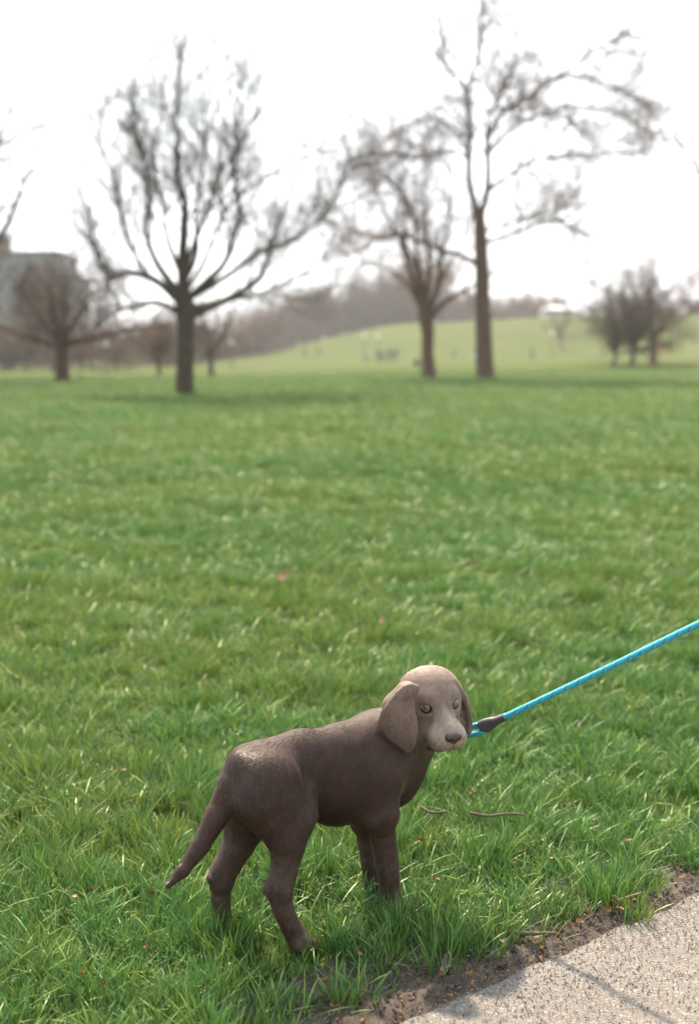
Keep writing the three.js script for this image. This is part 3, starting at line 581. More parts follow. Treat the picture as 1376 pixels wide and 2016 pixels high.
// generic bare tree: crown given as ellipsoid above a trunk, limbs grown from the fork
function bareTree(seed, H, trunkH, spread, r0, grow, lean = 0, droop = 0) {
  const R = rng(seed), trunk = { pos: [], idx: [] }, crown = { pos: [], idx: [] };
  const topP = V(lean * trunkH, trunkH, 0), [P, Q] = smooth([V(0, 0, 0), V(lean * trunkH * 0.4, trunkH * 0.5, 0), topP], [r0 * 1.35, r0, r0 * 0.95], 8); tubeInto(trunk, P, Q, 9);
  const n = 9;
  for (let i = 0; i < n; i++) {
    const a = i / n * 6.28 + R(), el = lerp(0.25, 1.45, Math.sqrt((i * 0.618) % 1)), L = (H - trunkH) * (0.65 + 0.3 * R());
    const d = V(Math.cos(a) * Math.cos(el) * spread, Math.sin(el), Math.sin(a) * Math.cos(el) * spread), pts = [topP.clone().multiplyScalar(0.85 + 0.15 * R())], rr = [r0 * 0.55];
    for (let s = 1; s <= 6; s++) { d.add(V(R() - 0.5, R() - 0.4 - droop * s * 0.2, R() - 0.5).multiplyScalar(0.3)); pts.push(pts[s - 1].clone().addScaledVector(d, L / 6)); rr.push(lerp(r0 * 0.55, 0.015, s / 6)); }
    const [A, B] = smooth(pts, rr, 10); tubeInto(crown, A, B, 5); shoots(crown, R, A, B, 0, grow);
  }
  return [finish(trunk), finish(crown)];
}
function plant(name, label, geos, mat, X, Y, D, s, turn, group) {
  const t = new THREE.Group(), p = at(X, Y, D); part(t, 'trunk', geos[0], mat); const c = part(t, 'crown', geos[1], mat); c.userData.kind = 'stuff';
  t.position.set(p.x, groundH(p.x, p.z) - 0.1, p.z); t.scale.setScalar(s); t.rotation.y = turn; top(t, name); tag(t, label, 'tree', group);
  return t;
}
const gFar = { num: [9, 8, 6], from: [0.15, 0.15, 0.2], len: [1.7, 0.9, 0.5], rad: [0.03, 0.014, 0.008], up: [0.3, 0.2, 0.1], along: 0.6 };
const gDense = { num: [14, 10, 6], from: [0.08, 0.1, 0.2], len: [1.5, 0.9, 0.5], rad: [0.03, 0.016, 0.010], up: [0.2, 0.1, 0.0], along: 0.6 };
const farA = bareTree(61, 8.5, 1.9, 1.1, 0.22, gFar), farB = bareTree(62, 8, 1.7, 1.25, 0.2, gDense), farC = bareTree(63, 7, 1.2, 1.2, 0.15, gDense, 0.22);
const droopy = bareTree(64, 5.0, 1.3, 1.7, 0.2, { ...gDense, num: [11, 9, 5], rad: [0.026, 0.011, 0.007], up: [-0.25, -0.2, -0.15] }, 0, 0.5);
plant('drooping_tree', 'low drooping reddish brown bare tree in front of the tower block', droopy, barkGrey, 124, 748, 48, 1.15, 0.4);
plant('park_tree', 'small bare tree behind the wide spreading tree, on its right', farA, barkGrey, 416, 736, 66, 0.62, 1.2);
plant('park_tree', 'small bare tree behind the wide spreading tree, on the tower block side', farB, barkGrey, 314, 735, 68, 0.55, 2.2);
plant('park_tree', 'thin bare tree standing alone on the hill crest by the white pavilion', farA, barkGrey, 1105, 640, 215, 0.86, 0.3);
plant('leaning_tree', 'leaning bushy tree at the far end of the clump on the right slope', farC, barkDark, 1206, 712, 80, 0.74, 0.2);
plant('leaning_tree', 'leaning bushy tree in the middle of the clump on the right slope', farC, barkDark, 1242, 710, 82, 0.92, 0.1);
plant('leaning_tree', 'tall reddish bushy tree closing the clump on the right slope', farB, barkRed, 1285, 706, 86, 1.12, 4.2);
plant('edge_tree', 'tall bare tree with thin upright branches at the field edge past the tower block', farA, barkDark, -120, 742, 46, 1.55, 2.6);
plant('edge_tree', 'tall bare tree with fine twigs reaching in over the clump of leaning trees', farA, barkWarm, 1610, 745, 52, 1.8, 0.9);
// wood along the far edge of the park: one mass of bare trees
{
  const R = rng(88), sets = [[farA, barkGrey, []], [farB, barkGrey, []], [farB, barkRed, []], [farC, barkDark, []]];
  const add = (X, D, s, k) => sets[k][2].push([X, D, s]);
  for (let X = -420; X < 860; X += 13) { const D = X < 250 ? 120 + 40 * R() : lerp(150, 300, clamp((X - 250) / 420, 0, 1)) + 25 * R(); const hgt = X < 480 ? 0.82 : lerp(0.82, 1.15, (X - 480) / 380); add(X + 10 * (R() - 0.5), D, hgt * (0.7 + 0.6 * R()) * (D / 190 + 0.15), R() < 0.25 ? 2 : R() < 0.5 ? 1 : R() < 0.8 ? 0 : 3); }
  for (let X = 560; X < 1100; X += 15) add(X + 12 * R(), 315 + 20 * R(), (0.75 + 0.5 * R()) * (X > 960 ? 1.05 : 1.25), R() < 0.3 ? 2 : 1);
  for (let X = 1150; X < 1800; X += 22) add(X + 12 * R(), 325 + 30 * R(), 0.6 + 0.5 * R(), R() < 0.4 ? 2 : 1);
  for (let X = 300; X < 1120; X += 6) { const D = X < 670 ? lerp(150, 300, clamp((X - 250) / 420, 0, 1)) - 2 : 306; add(X + 5 * R(), D + 10 * R(), 0.34 + 0.2 * R(), R() < 0.3 ? 2 : 3); }
  const wood = new THREE.Group(), m = new THREE.Matrix4(), qn = new THREE.Quaternion();
  for (const [geos, mat, list] of sets) for (const g of geos) {
    const im = new THREE.InstancedMesh(g, mat, list.length); im.name = 'bare_trees'; im.userData.kind = 'stuff'; let i = 0;
    for (const [X, D, s] of list) { const x = (X - 688) / FPX * D; im.setMatrixAt(i, m.compose(V(x, groundH(x, -D) - 0.3, -D), qn.setFromAxisAngle(V(0, 1, 0), X * 1.7), V(s, s * 0.9, s))); i++; }
    wood.add(im);
  }
  tag(top(wood, 'far_wood'), 'far belt of bare brown trees along the park edge', 'wood', null, 'stuff');
}
// ---------- lead ----------
{
  const lead = new THREE.Group(), neckAt = J(886, 1444, 0.03), toW = (p) => DOG.clone().addScaledVector(hd, p[0]).addScaledVector(sd, p[2]).add(V(0, p[1], 0));
  const nw = toW(neckAt), dN = nw.clone().sub(eye).dot(V(0, -SP, -CP));
  const px = (X, Y, d) => eye.clone().addScaledVector(ray(X, Y), d);
  const base = nw.clone();
  const cv = document.createElement('canvas'); cv.width = 256; cv.height = 512; const g = cv.getContext('2d'), R = rng(55);
  g.fillStyle = '#1fa9c4'; g.fillRect(0, 0, 256, 512);
  for (let y = 0; y < 512; y += 8) for (let x = 0; x < 256; x += 8) { const s = ((x + y) / 8) % 2; g.fillStyle = s ? 'rgba(90,215,235,0.55)' : 'rgba(0,110,140,0.45)'; g.beginPath(); g.ellipse(x + 4, y + 4, 4.6, 2.2, s ? 0.8 : -0.8, 0, 7); g.fill(); }
  // tracer flecks: little crossing rows of dark and pale threads
  for (let k = 0; k < 4; k++) for (const [ox, oy] of [[28, 0], [156, 64]]) {
    const bx = ox, by = oy + k * 128 + 30;
    for (let i = -4; i <= 4; i++) for (const d of [-1, 1]) { g.fillStyle = (i + d + 9) % 4 === 0 ? '#f2f6f7' : '#060a0d'; g.beginPath(); g.ellipse(bx + 36 + i * 10, by + i * d * 9, 5.2, 3.8, d * 0.8, 0, 7); g.fill(); }
  }
  const tex = new THREE.CanvasTexture(cv); tex.wrapS = tex.wrapT = THREE.RepeatWrapping; tex.colorSpace = THREE.SRGBColorSpace;
  const bc = document.createElement('canvas'); bc.width = bc.height = 64; const b = bc.getContext('2d'); b.fillStyle = '#000'; b.fillRect(0, 0, 64, 64); b.fillStyle = '#fff';
  for (let y = 0; y < 64; y += 16) for (let x = 0; x < 64; x += 16) { b.beginPath(); b.ellipse(x + 8, y + 8, 8, 4, ((x + y) / 16) % 2 ? 0.8 : -0.8, 0, 7); b.fill(); }
  const bt = new THREE.CanvasTexture(bc); bt.wrapS = bt.wrapT = THREE.RepeatWrapping;
  const rope = (pts, r) => {
    const c = new THREE.CatmullRomCurve3(pts), len = c.getLength(), n = Math.max(16, Math.round(len / 0.012)), t = new THREE.TubeGeometry(c, n, r, 14);
    const uv = t.attributes.uv; for (let i = 0; i < uv.count; i++) uv.setXY(i, uv.getY(i), uv.getX(i) * len / 0.135);
    return t;
  };
  const bump = bt.clone(); bump.repeat.set(4, 8);
  const mat = new THREE.MeshPhysicalMaterial({ map: tex, bumpMap: bump, bumpScale: 0.0006, roughness: 0.55, sheen: 0.3, sheenColor: lin(0.6, 0.9, 1) });
  const rel = (v) => v.sub(base);
  const r = 0.0062, dS = dN - 0.005;
  part(lead, 'rope', rope([px(984, 1416, dS - 0.035), px(1060, 1380, dS - 0.10), px(1140, 1342, dS - 0.17), px(1230, 1299, dS - 0.26), px(1320, 1255, dS - 0.36), px(1500, 1168, dS - 0.56), px(1750, 1040, dS - 0.8)].map(rel), r), mat);
  // the rope's end doubled through the collar ring
  const k0 = px(954, 1424, dS - 0.018), k1 = px(958, 1437, dS - 0.020);
  part(lead, 'loop', rope([k0, px(938, 1428, dS - 0.004), px(922, 1433, dS + 0.006), px(910, 1438, dS + 0.012), px(906, 1443, dS + 0.012), px(914, 1447, dS + 0.004), px(930, 1446, dS - 0.008), px(944, 1442, dS - 0.016), k1].map(rel), r * 0.98), mat);
  // moulded rubber sleeve
  const rub = new THREE.MeshPhysicalMaterial({ color: lin(0.052, 0.052, 0.060), roughness: 0.5 });
  const s0 = px(946, 1433, dS - 0.014), s1 = px(997, 1410, dS - 0.042), ax = s1.clone().sub(s0), L = ax.length(); ax.normalize();
  const wide = px(934, 1450, dS - 0.010).sub(px(934, 1430, dS - 0.010)); wide.addScaledVector(ax, -wide.dot(ax)).normalize(); const thin = ax.clone().cross(wide).normalize();
  const pos = [], idx = [], nu = 24, prof = [[0, 0.55], [0.0, 0.94], [0.03, 1], [0.2, 1.02], [0.42, 0.86], [0.62, 0.62], [0.85, 0.56], [0.97, 0.54], [1, 0.5], [1, 0.3]];
  const fine = []; for (let i = 0; i + 1 < prof.length; i++) for (let k = 0; k < 3; k++) fine.push([lerp(prof[i][0], prof[i + 1][0], k / 3), lerp(prof[i][1], prof[i + 1][1], k / 3)]);
  for (const [t, w] of fine) for (let j = 0; j < nu; j++) { const a = j / nu * 6.2832, p = s0.clone().addScaledVector(ax, t * L).addScaledVector(wide, Math.cos(a) * 0.0140 * w).addScaledVector(thin, Math.sin(a) * lerp(0.0092, 0.0092, t)).sub(base); pos.push(p.x, p.y, p.z); }
  for (let i = 0; i + 1 < fine.length; i++) for (let j = 0; j < nu; j++) { const a = i * nu + j, c = i * nu + (j + 1) % nu; idx.push(a, c, c + nu, a, c + nu, a + nu); }
  const sl = part(lead, 'sleeve', geom(pos, idx), rub);
  { // pressed-in mark: a small burst of strokes
    const mk = { pos: [], idx: [] }, face = thin.z > 0 ? 1 : -1, mc = s0.clone().addScaledVector(ax, 0.46 * L).addScaledVector(thin, face * 0.0094);
    for (let i = 0; i < 5; i++) { const a = i / 5 * 6.28 + 0.3, d = ax.clone().multiplyScalar(Math.cos(a)).addScaledVector(wide, Math.sin(a)); tubeInto(mk, [mc.clone().addScaledVector(d, 0.0012).sub(base), mc.clone().addScaledVector(d, 0.0038).sub(base)], [0.0007, 0.0005], 6); }
    part(sl, 'embossed_mark', geom(mk.pos, mk.idx), new THREE.MeshStandardMaterial({ color: lin(0.008, 0.008, 0.01), roughness: 0.6 }));
  }
  lead.position.copy(base);
  tag(top(lead, 'dog_lead'), 'taut turquoise rope dog lead with black flecks and dark rubber sleeve', 'lead');
  // collar on the neck, with its ring
  const A = V(...J(800, 1470, 0.01)), B = V(...J(838, 1425, 0.035)), axis = B.clone().sub(A).normalize(), C = V(...J(838, 1450, 0.028));
  const cu = V(0, 1, 0).cross(axis).normalize(), cw = axis.clone().cross(cu), cp = [], ci = [], ns = 60, sec = [[-0.0085, 0], [-0.0085, 0.0028], [0.0085, 0.0028], [0.0085, 0]];
  active.trunk = prims.trunk; active.head = prims.head; active.ears = false; active.earl = false;
  for (let j = 0; j < ns; j++) { // follow the neck under the coat
    const a = j / ns * 6.2832, d = cu.clone().multiplyScalar(Math.cos(a)).addScaledVector(cw, Math.sin(a)); let rr = 0.02;
    while (rr < 0.075 && joined(active.trunk, C.x + d.x * rr, C.y + d.y * rr, C.z + d.z * rr) < -0.0008) rr += 0.001;
    for (const [u, v] of sec) cp.push(...C.clone().addScaledVector(axis, u).addScaledVector(d, rr + v).toArray());
  }
  for (let j = 0; j < ns; j++) for (let k = 0; k < 4; k++) { const a = j * 4 + k, c = j * 4 + (k + 1) % 4, a2 = ((j + 1) % ns) * 4 + k, c2 = ((j + 1) % ns) * 4 + (k + 1) % 4; ci.push(a, c, c2, a, c2, a2); }
  const col = part(puppy, 'collar', geom(cp, ci), new THREE.MeshStandardMaterial({ color: lin(0.02, 0.02, 0.022), roughness: 0.7 }));
  const ring = part(col, 'ring', new THREE.TorusGeometry(0.011, 0.0018, 8, 24), new THREE.MeshStandardMaterial({ color: lin(0.35, 0.35, 0.36), metalness: 1, roughness: 0.35 }));
  ring.position.set(...toLocal(px(908, 1441, dS + 0.013))); ring.rotation.y = 0.6;
}
// ---------- fallen leaves, sticks, litter of the ground ----------
function onGround(X, Y, lift = 0) { const r = ray(X, Y); let t = -CAM_H / r.y; for (let i = 0; i < 8; i++) { const p = eye.clone().addScaledVector(r, t); t = (groundH(p.x, p.z) + lift - CAM_H) / r.y; } return eye.clone().addScaledVector(r, t); }
function leafGeo(seed, len, wid, cup, ragged) {
  const R = rng(seed), n = 9, mI = 6, pos = [], idx = [], ph = R() * 6;
  const pt = (side, i, j) => { const t = i / n, half = wid * 0.5 * Math.pow(Math.sin(Math.PI * Math.min(1, t * 0.96 + 0.03)), 0.7) * (1 + ragged * Math.sin(t * 21 + ph)), v = (j / mI * 2 - 1), x = (t - 0.5) * len, z = v * half; pos.push(x, cup * (v * v) * wid * 0.6 + cup * Math.pow(t * 2 - 1, 2) * len * 0.35 + 0.05 * wid * Math.sin(v * 6 + t * 9 + ph) + side, z); };
  for (const side of [0, 0.0006]) for (let i = 0; i <= n; i++) for (let j = 0; j <= mI; j++) pt(side, i, j);
  const S = (n + 1) * (mI + 1);
  for (let i = 0; i < n; i++) for (let j = 0; j < mI; j++) { const a = i * (mI + 1) + j, b = a + mI + 1; idx.push(a, b, b + 1, a, b + 1, a + 1, S + a, S + b + 1, S + b, S + a, S + a + 1, S + b + 1); }
  return geom(pos, idx);
}
{
  const R = rng(66), mats = [[0.26, 0.115, 0.028], [0.21, 0.085, 0.022], [0.28, 0.15, 0.05], [0.16, 0.075, 0.028]].map((c) => new THREE.MeshPhysicalMaterial({ color: lin(...c), roughness: 0.7, transmission: 0.2, thickness: 0, side: THREE.DoubleSide }));
  const geos = [0, 1, 2, 3, 4].map((k) => leafGeo(700 + k, 0.013, 0.009, 0.25 + 0.15 * k, 0.18));
  const put = (X, Y, s, lift, label, group, k) => {
    const m = new THREE.Mesh(geos[k ?? Math.floor(R() * 5)], mats[Math.floor(R() * 4)]), p = onGround(X, Y, lift);
    m.position.copy(p); m.rotation.set((R() - 0.5) * 0.9, R() * 6.28, (R() - 0.5) * 0.9); m.scale.setScalar(s * (0.85 + 0.4 * R())); top(m, 'fallen_leaf'); tag(m, label, 'leaf', group);
  };
  for (const [X, Y] of [[868, 1921], [913, 1896], [926, 1923], [971, 1839], [980, 1831], [1100, 1834], [1117, 1827], [1140, 1818], [1155, 1800], [1170, 1805], [1196, 1794], [1205, 1792], [1218, 1788], [1230, 1790], [1225, 1775], [1205, 1777], [1290, 1723], [1246, 1770]])
    put(X, Y, 1.15, 0.012, 'small orange leaf scrap on the bare soil by the path', 'orange leaf scraps along the path edge');
  for (const [X, Y] of [[708, 1879], [148, 1765], [289, 1866], [239, 1609], [362, 1582], [245, 1516], [203, 1939], [472, 1809], [178, 1755], [680, 1283], [340, 1590], [160, 1920], [830, 1655], [1230, 1655], [1085, 1690], [760, 1640], [860, 1730], [520, 1420], [300, 1760], [640, 1930], [1110, 1590], [930, 1560], [1010, 1700]])
    put(X, Y, 0.95, 0.05, 'small orange leaf scrap caught among the grass blades', 'orange leaf scraps in the grass');
  const big = new THREE.MeshPhysicalMaterial({ color: lin(0.44, 0.27, 0.17), roughness: 0.75, transmission: 0.15, thickness: 0, side: THREE.DoubleSide });
  const one = (name, X, Y, lift, geo, mat, rot, label, cat) => { const m = new THREE.Mesh(geo, mat); m.position.copy(onGround(X, Y, lift)); m.rotation.set(...rot); top(m, name); tag(m, label, cat); };
  one('fallen_leaf', 557, 1137, 0.08, leafGeo(720, 0.052, 0.042, 0.5, 0.1), big, [0.7, 0.4, 0.1], 'large pale tan leaf lying out on the open lawn', 'leaf');
  one('fallen_leaf', 752, 1222, 0.07, leafGeo(721, 0.032, 0.02, 0.4, 0.1), big, [0.6, 1.2, 0.2], 'narrow tan leaf on the lawn behind the puppy', 'leaf');
  one('fallen_leaf', 932, 1113, 0.08, leafGeo(722, 0.035, 0.026, 0.4, 0.1), mats[2], [0.6, 2.2, 0.2], 'orange leaf far out on the lawn beyond the lead', 'leaf');
  one('fallen_leaf', 815, 1783, 0.035, leafGeo(723, 0.026, 0.019, 0.7, 0.06), new THREE.MeshStandardMaterial({ color: lin(0.36, 0.22, 0.17), roughness: 0.8, side: THREE.DoubleSide }), [0.5, 0.6, 0.1], 'pale pinkish curled leaf beside the front paw', 'leaf');
  one('fallen_leaf', 882, 1892, 0.022, leafGeo(724, 0.044, 0.016, 0.9, 0.3), new THREE.MeshStandardMaterial({ color: lin(0.34, 0.31, 0.26), roughness: 0.85, side: THREE.DoubleSide }), [0.5, 1.1, 0.9], 'pale crumpled dry leaf standing on the soil edge', 'leaf');
  one('fallen_leaf', 992, 1854, 0.012, leafGeo(725, 0.022, 0.010, 0.4, 0.1), new THREE.MeshStandardMaterial({ color: lin(0.26, 0.19, 0.13), roughness: 0.85, side: THREE.DoubleSide }), [0.1, 0.4, 0.1], 'flat buff leaf sliver lying on the soil by the stick', 'leaf');
  const stick = (pts, r, color, label, knots) => {
    const a = pts.map(([X, Y, l]) => onGround(X, Y, l)), base = a[0].clone(), c = new THREE.CatmullRomCurve3(a.map((p) => p.clone().sub(base))), n = 28, P = [], Q = [];
    for (let i = 0; i <= n; i++) { P.push(c.getPoint(i / n)); Q.push(i === 0 || i === n ? r * 0.25 : r * (1 - 0.25 * i / n + 0.22 * noise2(i * 0.6, knots) + (i % 9 === 4 ? 0.25 : 0))); }
    const o = { pos: [], idx: [] }; tubeInto(o, P, Q, 9); const m = new THREE.Mesh(geom(o.pos, o.idx), new THREE.MeshStandardMaterial({ color: lin(...color), roughness: 0.9 }));
    m.position.copy(base); top(m, 'stick'); tag(m, label, 'stick');
  };
  stick([[1019, 1838, 0.016], [1050, 1838, 0.017], [1094, 1837, 0.015]], 0.0042, [0.10, 0.065, 0.05], 'short brown stick lying on the soil beside the path', 1);
  stick([[828, 1588, 0.055], [850, 1600, 0.05], [882, 1598, 0.05]], 0.0035, [0.07, 0.048, 0.036], 'short dark twig in the grass close to the puppy chest', 2);
  stick([[922, 1600, 0.055], [960, 1606, 0.05], [1000, 1602, 0.055], [1032, 1604, 0.05]], 0.0032, [0.10, 0.075, 0.055], 'longer pale twig lying in the grass under the lead', 3);
  stick([[1215, 1772, 0.02], [1240, 1764, 0.025], [1262, 1757, 0.02]], 0.002, [0.26, 0.20, 0.12], 'thin straw stem at the grass edge above the path', 4);
  { const g = new THREE.IcosahedronGeometry(0.011, 3), p = g.attributes.position; for (let i = 0; i < p.count; i++) { const x = p.getX(i), y = p.getY(i), z = p.getZ(i), k = 1 + 0.35 * noise3(x * 120, y * 120, z * 120); p.setXYZ(i, x * k * 1.3, y * k * 0.55, z * k); } g.computeVertexNormals();
    one('soil_clod', 984, 1897, 0.006, g, new THREE.MeshStandardMaterial({ color: lin(0.05, 0.034, 0.026), roughness: 1 }), [0, 0.5, 0], 'dark crumbly clod of soil on the edge of the path', 'clod'); }
}
// ---------- far things: people, lamp posts, buildings ----------
function person(X, Y, D, h, coatC, legC, label, o = {}) {
  // one skin over a posed skeleton, coloured by what is worn; at this distance a figure is some 20 pixels tall
  const t = new THREE.Group(), p = at(X, Y, D), st = o.stride ?? 0.12, arm = o.arm ?? 0, bendF = o.bend ?? 0, sit = o.sit ?? 0;
  const hipY = sit ? 0.42 : 0.93, sk = [0.32, 0.20, 0.15], hair = o.hair ?? [0.03, 0.022, 0.018];
  const sh = [bendF * 0.5, hipY + 0.50 - bendF * 0.12, 0], hd_ = [bendF * 0.62, hipY + 0.69 - bendF * 0.2, 0];
  const B = [
    [[0, hipY, 0], sh, 0.15, 0.17, coatC], [[sh[0], sh[1], -0.17], [sh[0], sh[1], 0.17], 0.075, 0.075, coatC], [sh, hd_, 0.06, 0.06, sk],
    [[hd_[0] + 0.01, hd_[1] + 0.05, 0], [hd_[0], hd_[1] + 0.13, 0], 0.085, 0.09, sk], [[hd_[0] - 0.03, hd_[1] + 0.12, 0], [hd_[0] - 0.02, hd_[1] + 0.16, 0], 0.09, 0.08, hair], [[hd_[0] + 0.09, hd_[1] + 0.07, 0], [hd_[0] + 0.105, hd_[1] + 0.06, 0], 0.016, 0.018, sk],
  ];
  for (const q of [-1, 1]) {
    const k = sit ? [0.42, hipY + 0.05, q * 0.1] : [q * st + 0.03, hipY * 0.52, q * 0.1], f = sit ? [0.5, 0.07, q * 0.1] : [q * st * 1.7, 0.07, q * 0.1];
    B.push([[0, hipY - 0.02, q * 0.09], k, 0.095, 0.065, legC], [k, f, 0.062, 0.045, legC], [f, [f[0] + 0.15, 0.045, f[2]], 0.045, 0.04, [0.03, 0.03, 0.03]]);
    const e = [sh[0] - q * st * 0.6 + arm * 0.2, sh[1] - 0.27, q * 0.24], w = [sh[0] - q * st + 0.1 + arm * 0.35, sh[1] - 0.48 + arm * 0.3, q * 0.23];
    B.push([[sh[0], sh[1], q * 0.19], e, 0.06, 0.05, coatC], [e, w, 0.05, 0.036, coatC]);
    B.push([w, [w[0] + 0.03, w[1] - 0.09, w[2]], 0.036, 0.028, sk]);
    for (let i = 0; i < 4; i++) B.push([[w[0] + 0.03 + i * 0.012 - 0.02, w[1] - 0.08, w[2]], [w[0] + 0.045 + i * 0.016 - 0.02, w[1] - 0.16 + 0.008 * Math.abs(i - 1), w[2]], 0.011, 0.009, sk]);
    B.push([[w[0] + 0.055, w[1] - 0.03, w[2]], [w[0] + 0.085, w[1] - 0.085, w[2]], 0.012, 0.010, sk]);
  }
  const f = (x, y, z) => { let d = 9; for (const [a, b, ra, rb] of B) { const bx = b[0] - a[0], by = b[1] - a[1], bz = b[2] - a[2], u = clamp(((x - a[0]) * bx + (y - a[1]) * by + (z - a[2]) * bz) / (bx * bx + by * by + bz * bz), 0, 1); d = smin(d, Math.hypot(x - a[0] - u * bx, y - a[1] - u * by, z - a[2] - u * bz) - lerp(ra, rb, u), 0.02); } return d; };
  const net = surfaceNets(f, [-0.6, -0.02, -0.42], [0.85, 1.9, 0.42], 0.028), col = [];
  for (let i = 0; i < net.pos.length; i += 3) { let best = 9, c = coatC; for (const [a, b, ra, rb, cc] of B) { const bx = b[0] - a[0], by = b[1] - a[1], bz = b[2] - a[2], u = clamp(((net.pos[i] - a[0]) * bx + (net.pos[i + 1] - a[1]) * by + (net.pos[i + 2] - a[2]) * bz) / (bx * bx + by * by + bz * bz), 0, 1), d = Math.hypot(net.pos[i] - a[0] - u * bx, net.pos[i + 1] - a[1] - u * by, net.pos[i + 2] - a[2] - u * bz) - lerp(ra, rb, u); if (d < best) { best = d; c = cc; } } col.push(...c); }
  part(t, 'body', geom(net.pos, net.idx, { normal: net.nor, color: col }), new THREE.MeshStandardMaterial({ vertexColors: true, roughness: 0.85 }));
  t.position.set(p.x, groundH(p.x, p.z), p.z); t.rotation.y = o.turn ?? 0; t.scale.setScalar(h / 1.8); top(t, 'person'); tag(t, label, 'person', o.group);
}
const dk = [0.025, 0.028, 0.032], jean = [0.05, 0.065, 0.10];
person(600, 711, 215, 1.72, [0.05, 0.055, 0.06], dk, 'person in dark grey walking ahead of a companion on the far lawn', { turn: 0.3 });
person(627, 710, 215, 1.75, [0.04, 0.05, 0.05], jean, 'person in a dark coat walking behind a companion on the far lawn', { turn: 0.2 });
person(747, 716, 172, 1.7, dk, dk, 'person in black beside a pushchair on the far lawn', { turn: -0.4, arm: 0.6 });
person(765, 715, 174, 1.74, dk, dk, 'person in a black coat standing in the small group on the far lawn', { turn: 2.8 });
person(773, 715, 173, 1.72, [0.04, 0.042, 0.045], jean, 'person in charcoal standing close behind another in the far group', { turn: 3.0 });
person(780, 714, 175, 1.70, [0.03, 0.03, 0.035], [0.16, 0.10, 0.07], 'person in dark jacket and brown trousers at the end of the far group', { turn: 2.6 });
person(725, 706, 182, 1.70, [0.55, 0.58, 0.60], [0.22, 0.25, 0.24], 'person in a white top standing near a lamp post on the far lawn', { turn: 1.2 });
person(1047, 697, 185, 1.74, [0.03, 0.03, 0.03], dk, 'person in black walking alone up the green hill', { turn: 0.1, stride: 0.2 });
person(1300, 696, 120, 1.2, [0.62, 0.10, 0.05], [0.1, 0.1, 0.14], 'child in a bright red coat near the leaning trees', { turn: 2.0 });
person(895, 681, 200, 1.7, [0.10, 0.11, 0.10], dk, 'person sitting on the grass of the hill', { sit: 1, turn: 3.0 });
person(935, 722, 96, 1.65, [0.42, 0.46, 0.52], [0.07, 0.09, 0.14], 'person in a pale jacket sitting on the lawn behind the tall trunk', { sit: 1, turn: 0.2 });
{ // pushchair
  const g = new THREE.Group(), p = at(754, 716, 171), m1 = new THREE.MeshStandardMaterial({ color: lin(0.10, 0.12, 0.14), roughness: 0.8 }), m2 = new THREE.MeshStandardMaterial({ color: lin(0.03, 0.03, 0.03), roughness: 0.6 });
  const hood = new THREE.SphereGeometry(0.26, 18, 10, 0, Math.PI * 2, 0, 1.7); hood.scale(1, 0.9, 0.8).rotateZ(0.5).translate(-0.08, 0.78, 0); part(g, 'hood', hood, m1);
  const seat = new THREE.CylinderGeometry(0.2, 0.16, 0.55, 14); seat.rotateZ(1.2).translate(0.08, 0.55, 0); part(g, 'seat', seat, m1);
  const fr = { pos: [], idx: [] }; for (const q of [-0.24, 0.24]) { tubeInto(fr, [V(-0.55, 1.02, q), V(-0.2, 0.6, q), V(0.45, 0.14, q)], [0.014, 0.014, 0.014], 6); tubeInto(fr, [V(0, 0.52, q), V(-0.35, 0.14, q)], [0.014, 0.014], 6); } tubeInto(fr, [V(-0.55, 1.02, -0.24), V(-0.55, 1.02, 0.24)], [0.016, 0.016], 6); part(g, 'frame', geom(fr.pos, fr.idx), m2);
  for (const [x, q] of [[0.45, -0.25], [0.45, 0.25], [-0.35, -0.25], [-0.35, 0.25]]) part(g, 'wheel', new THREE.TorusGeometry(0.12, 0.025, 8, 18).translate(x, 0.145, q), m2);
  g.position.set(p.x, groundH(p.x, p.z), p.z); g.rotation.y = 0.4; tag(top(g, 'pushchair'), 'grey pushchair with rounded hood beside the group on the far lawn', 'pushchair');
}
{ // a dark rucksack by the low tree
  const g = new THREE.SphereGeometry(0.3, 16, 12), p = g.attributes.position; for (let i = 0; i < p.count; i++) { const y = p.getY(i); p.setXYZ(i, p.getX(i) * (y < 0 ? 1 : 0.85), Math.max(y, -0.22) * 1.1, p.getZ(i) * 0.62); } g.computeVertexNormals();
  const b = new THREE.Group(), q = at(821, 712, 108); part(b, 'bag_body', g.translate(0, 0.24, 0), new THREE.MeshStandardMaterial({ color: lin(0.03, 0.03, 0.035), roughness: 0.8 }));
  part(b, 'pocket', new THREE.SphereGeometry(0.16, 12, 8).scale(1, 0.9, 0.6).translate(0, 0.18, 0.17), new THREE.MeshStandardMaterial({ color: lin(0.05, 0.05, 0.055), roughness: 0.8 }));
  part(b, 'strap', new THREE.TorusGeometry(0.09, 0.014, 8, 18).translate(0, 0.55, 0), new THREE.MeshStandardMaterial({ color: lin(0.03, 0.03, 0.035), roughness: 0.8 }));
  b.position.set(q.x, groundH(q.x, q.z), q.z); tag(top(b, 'rucksack'), 'dark rucksack left on the lawn beside the shorter tree trunk', 'bag');
}
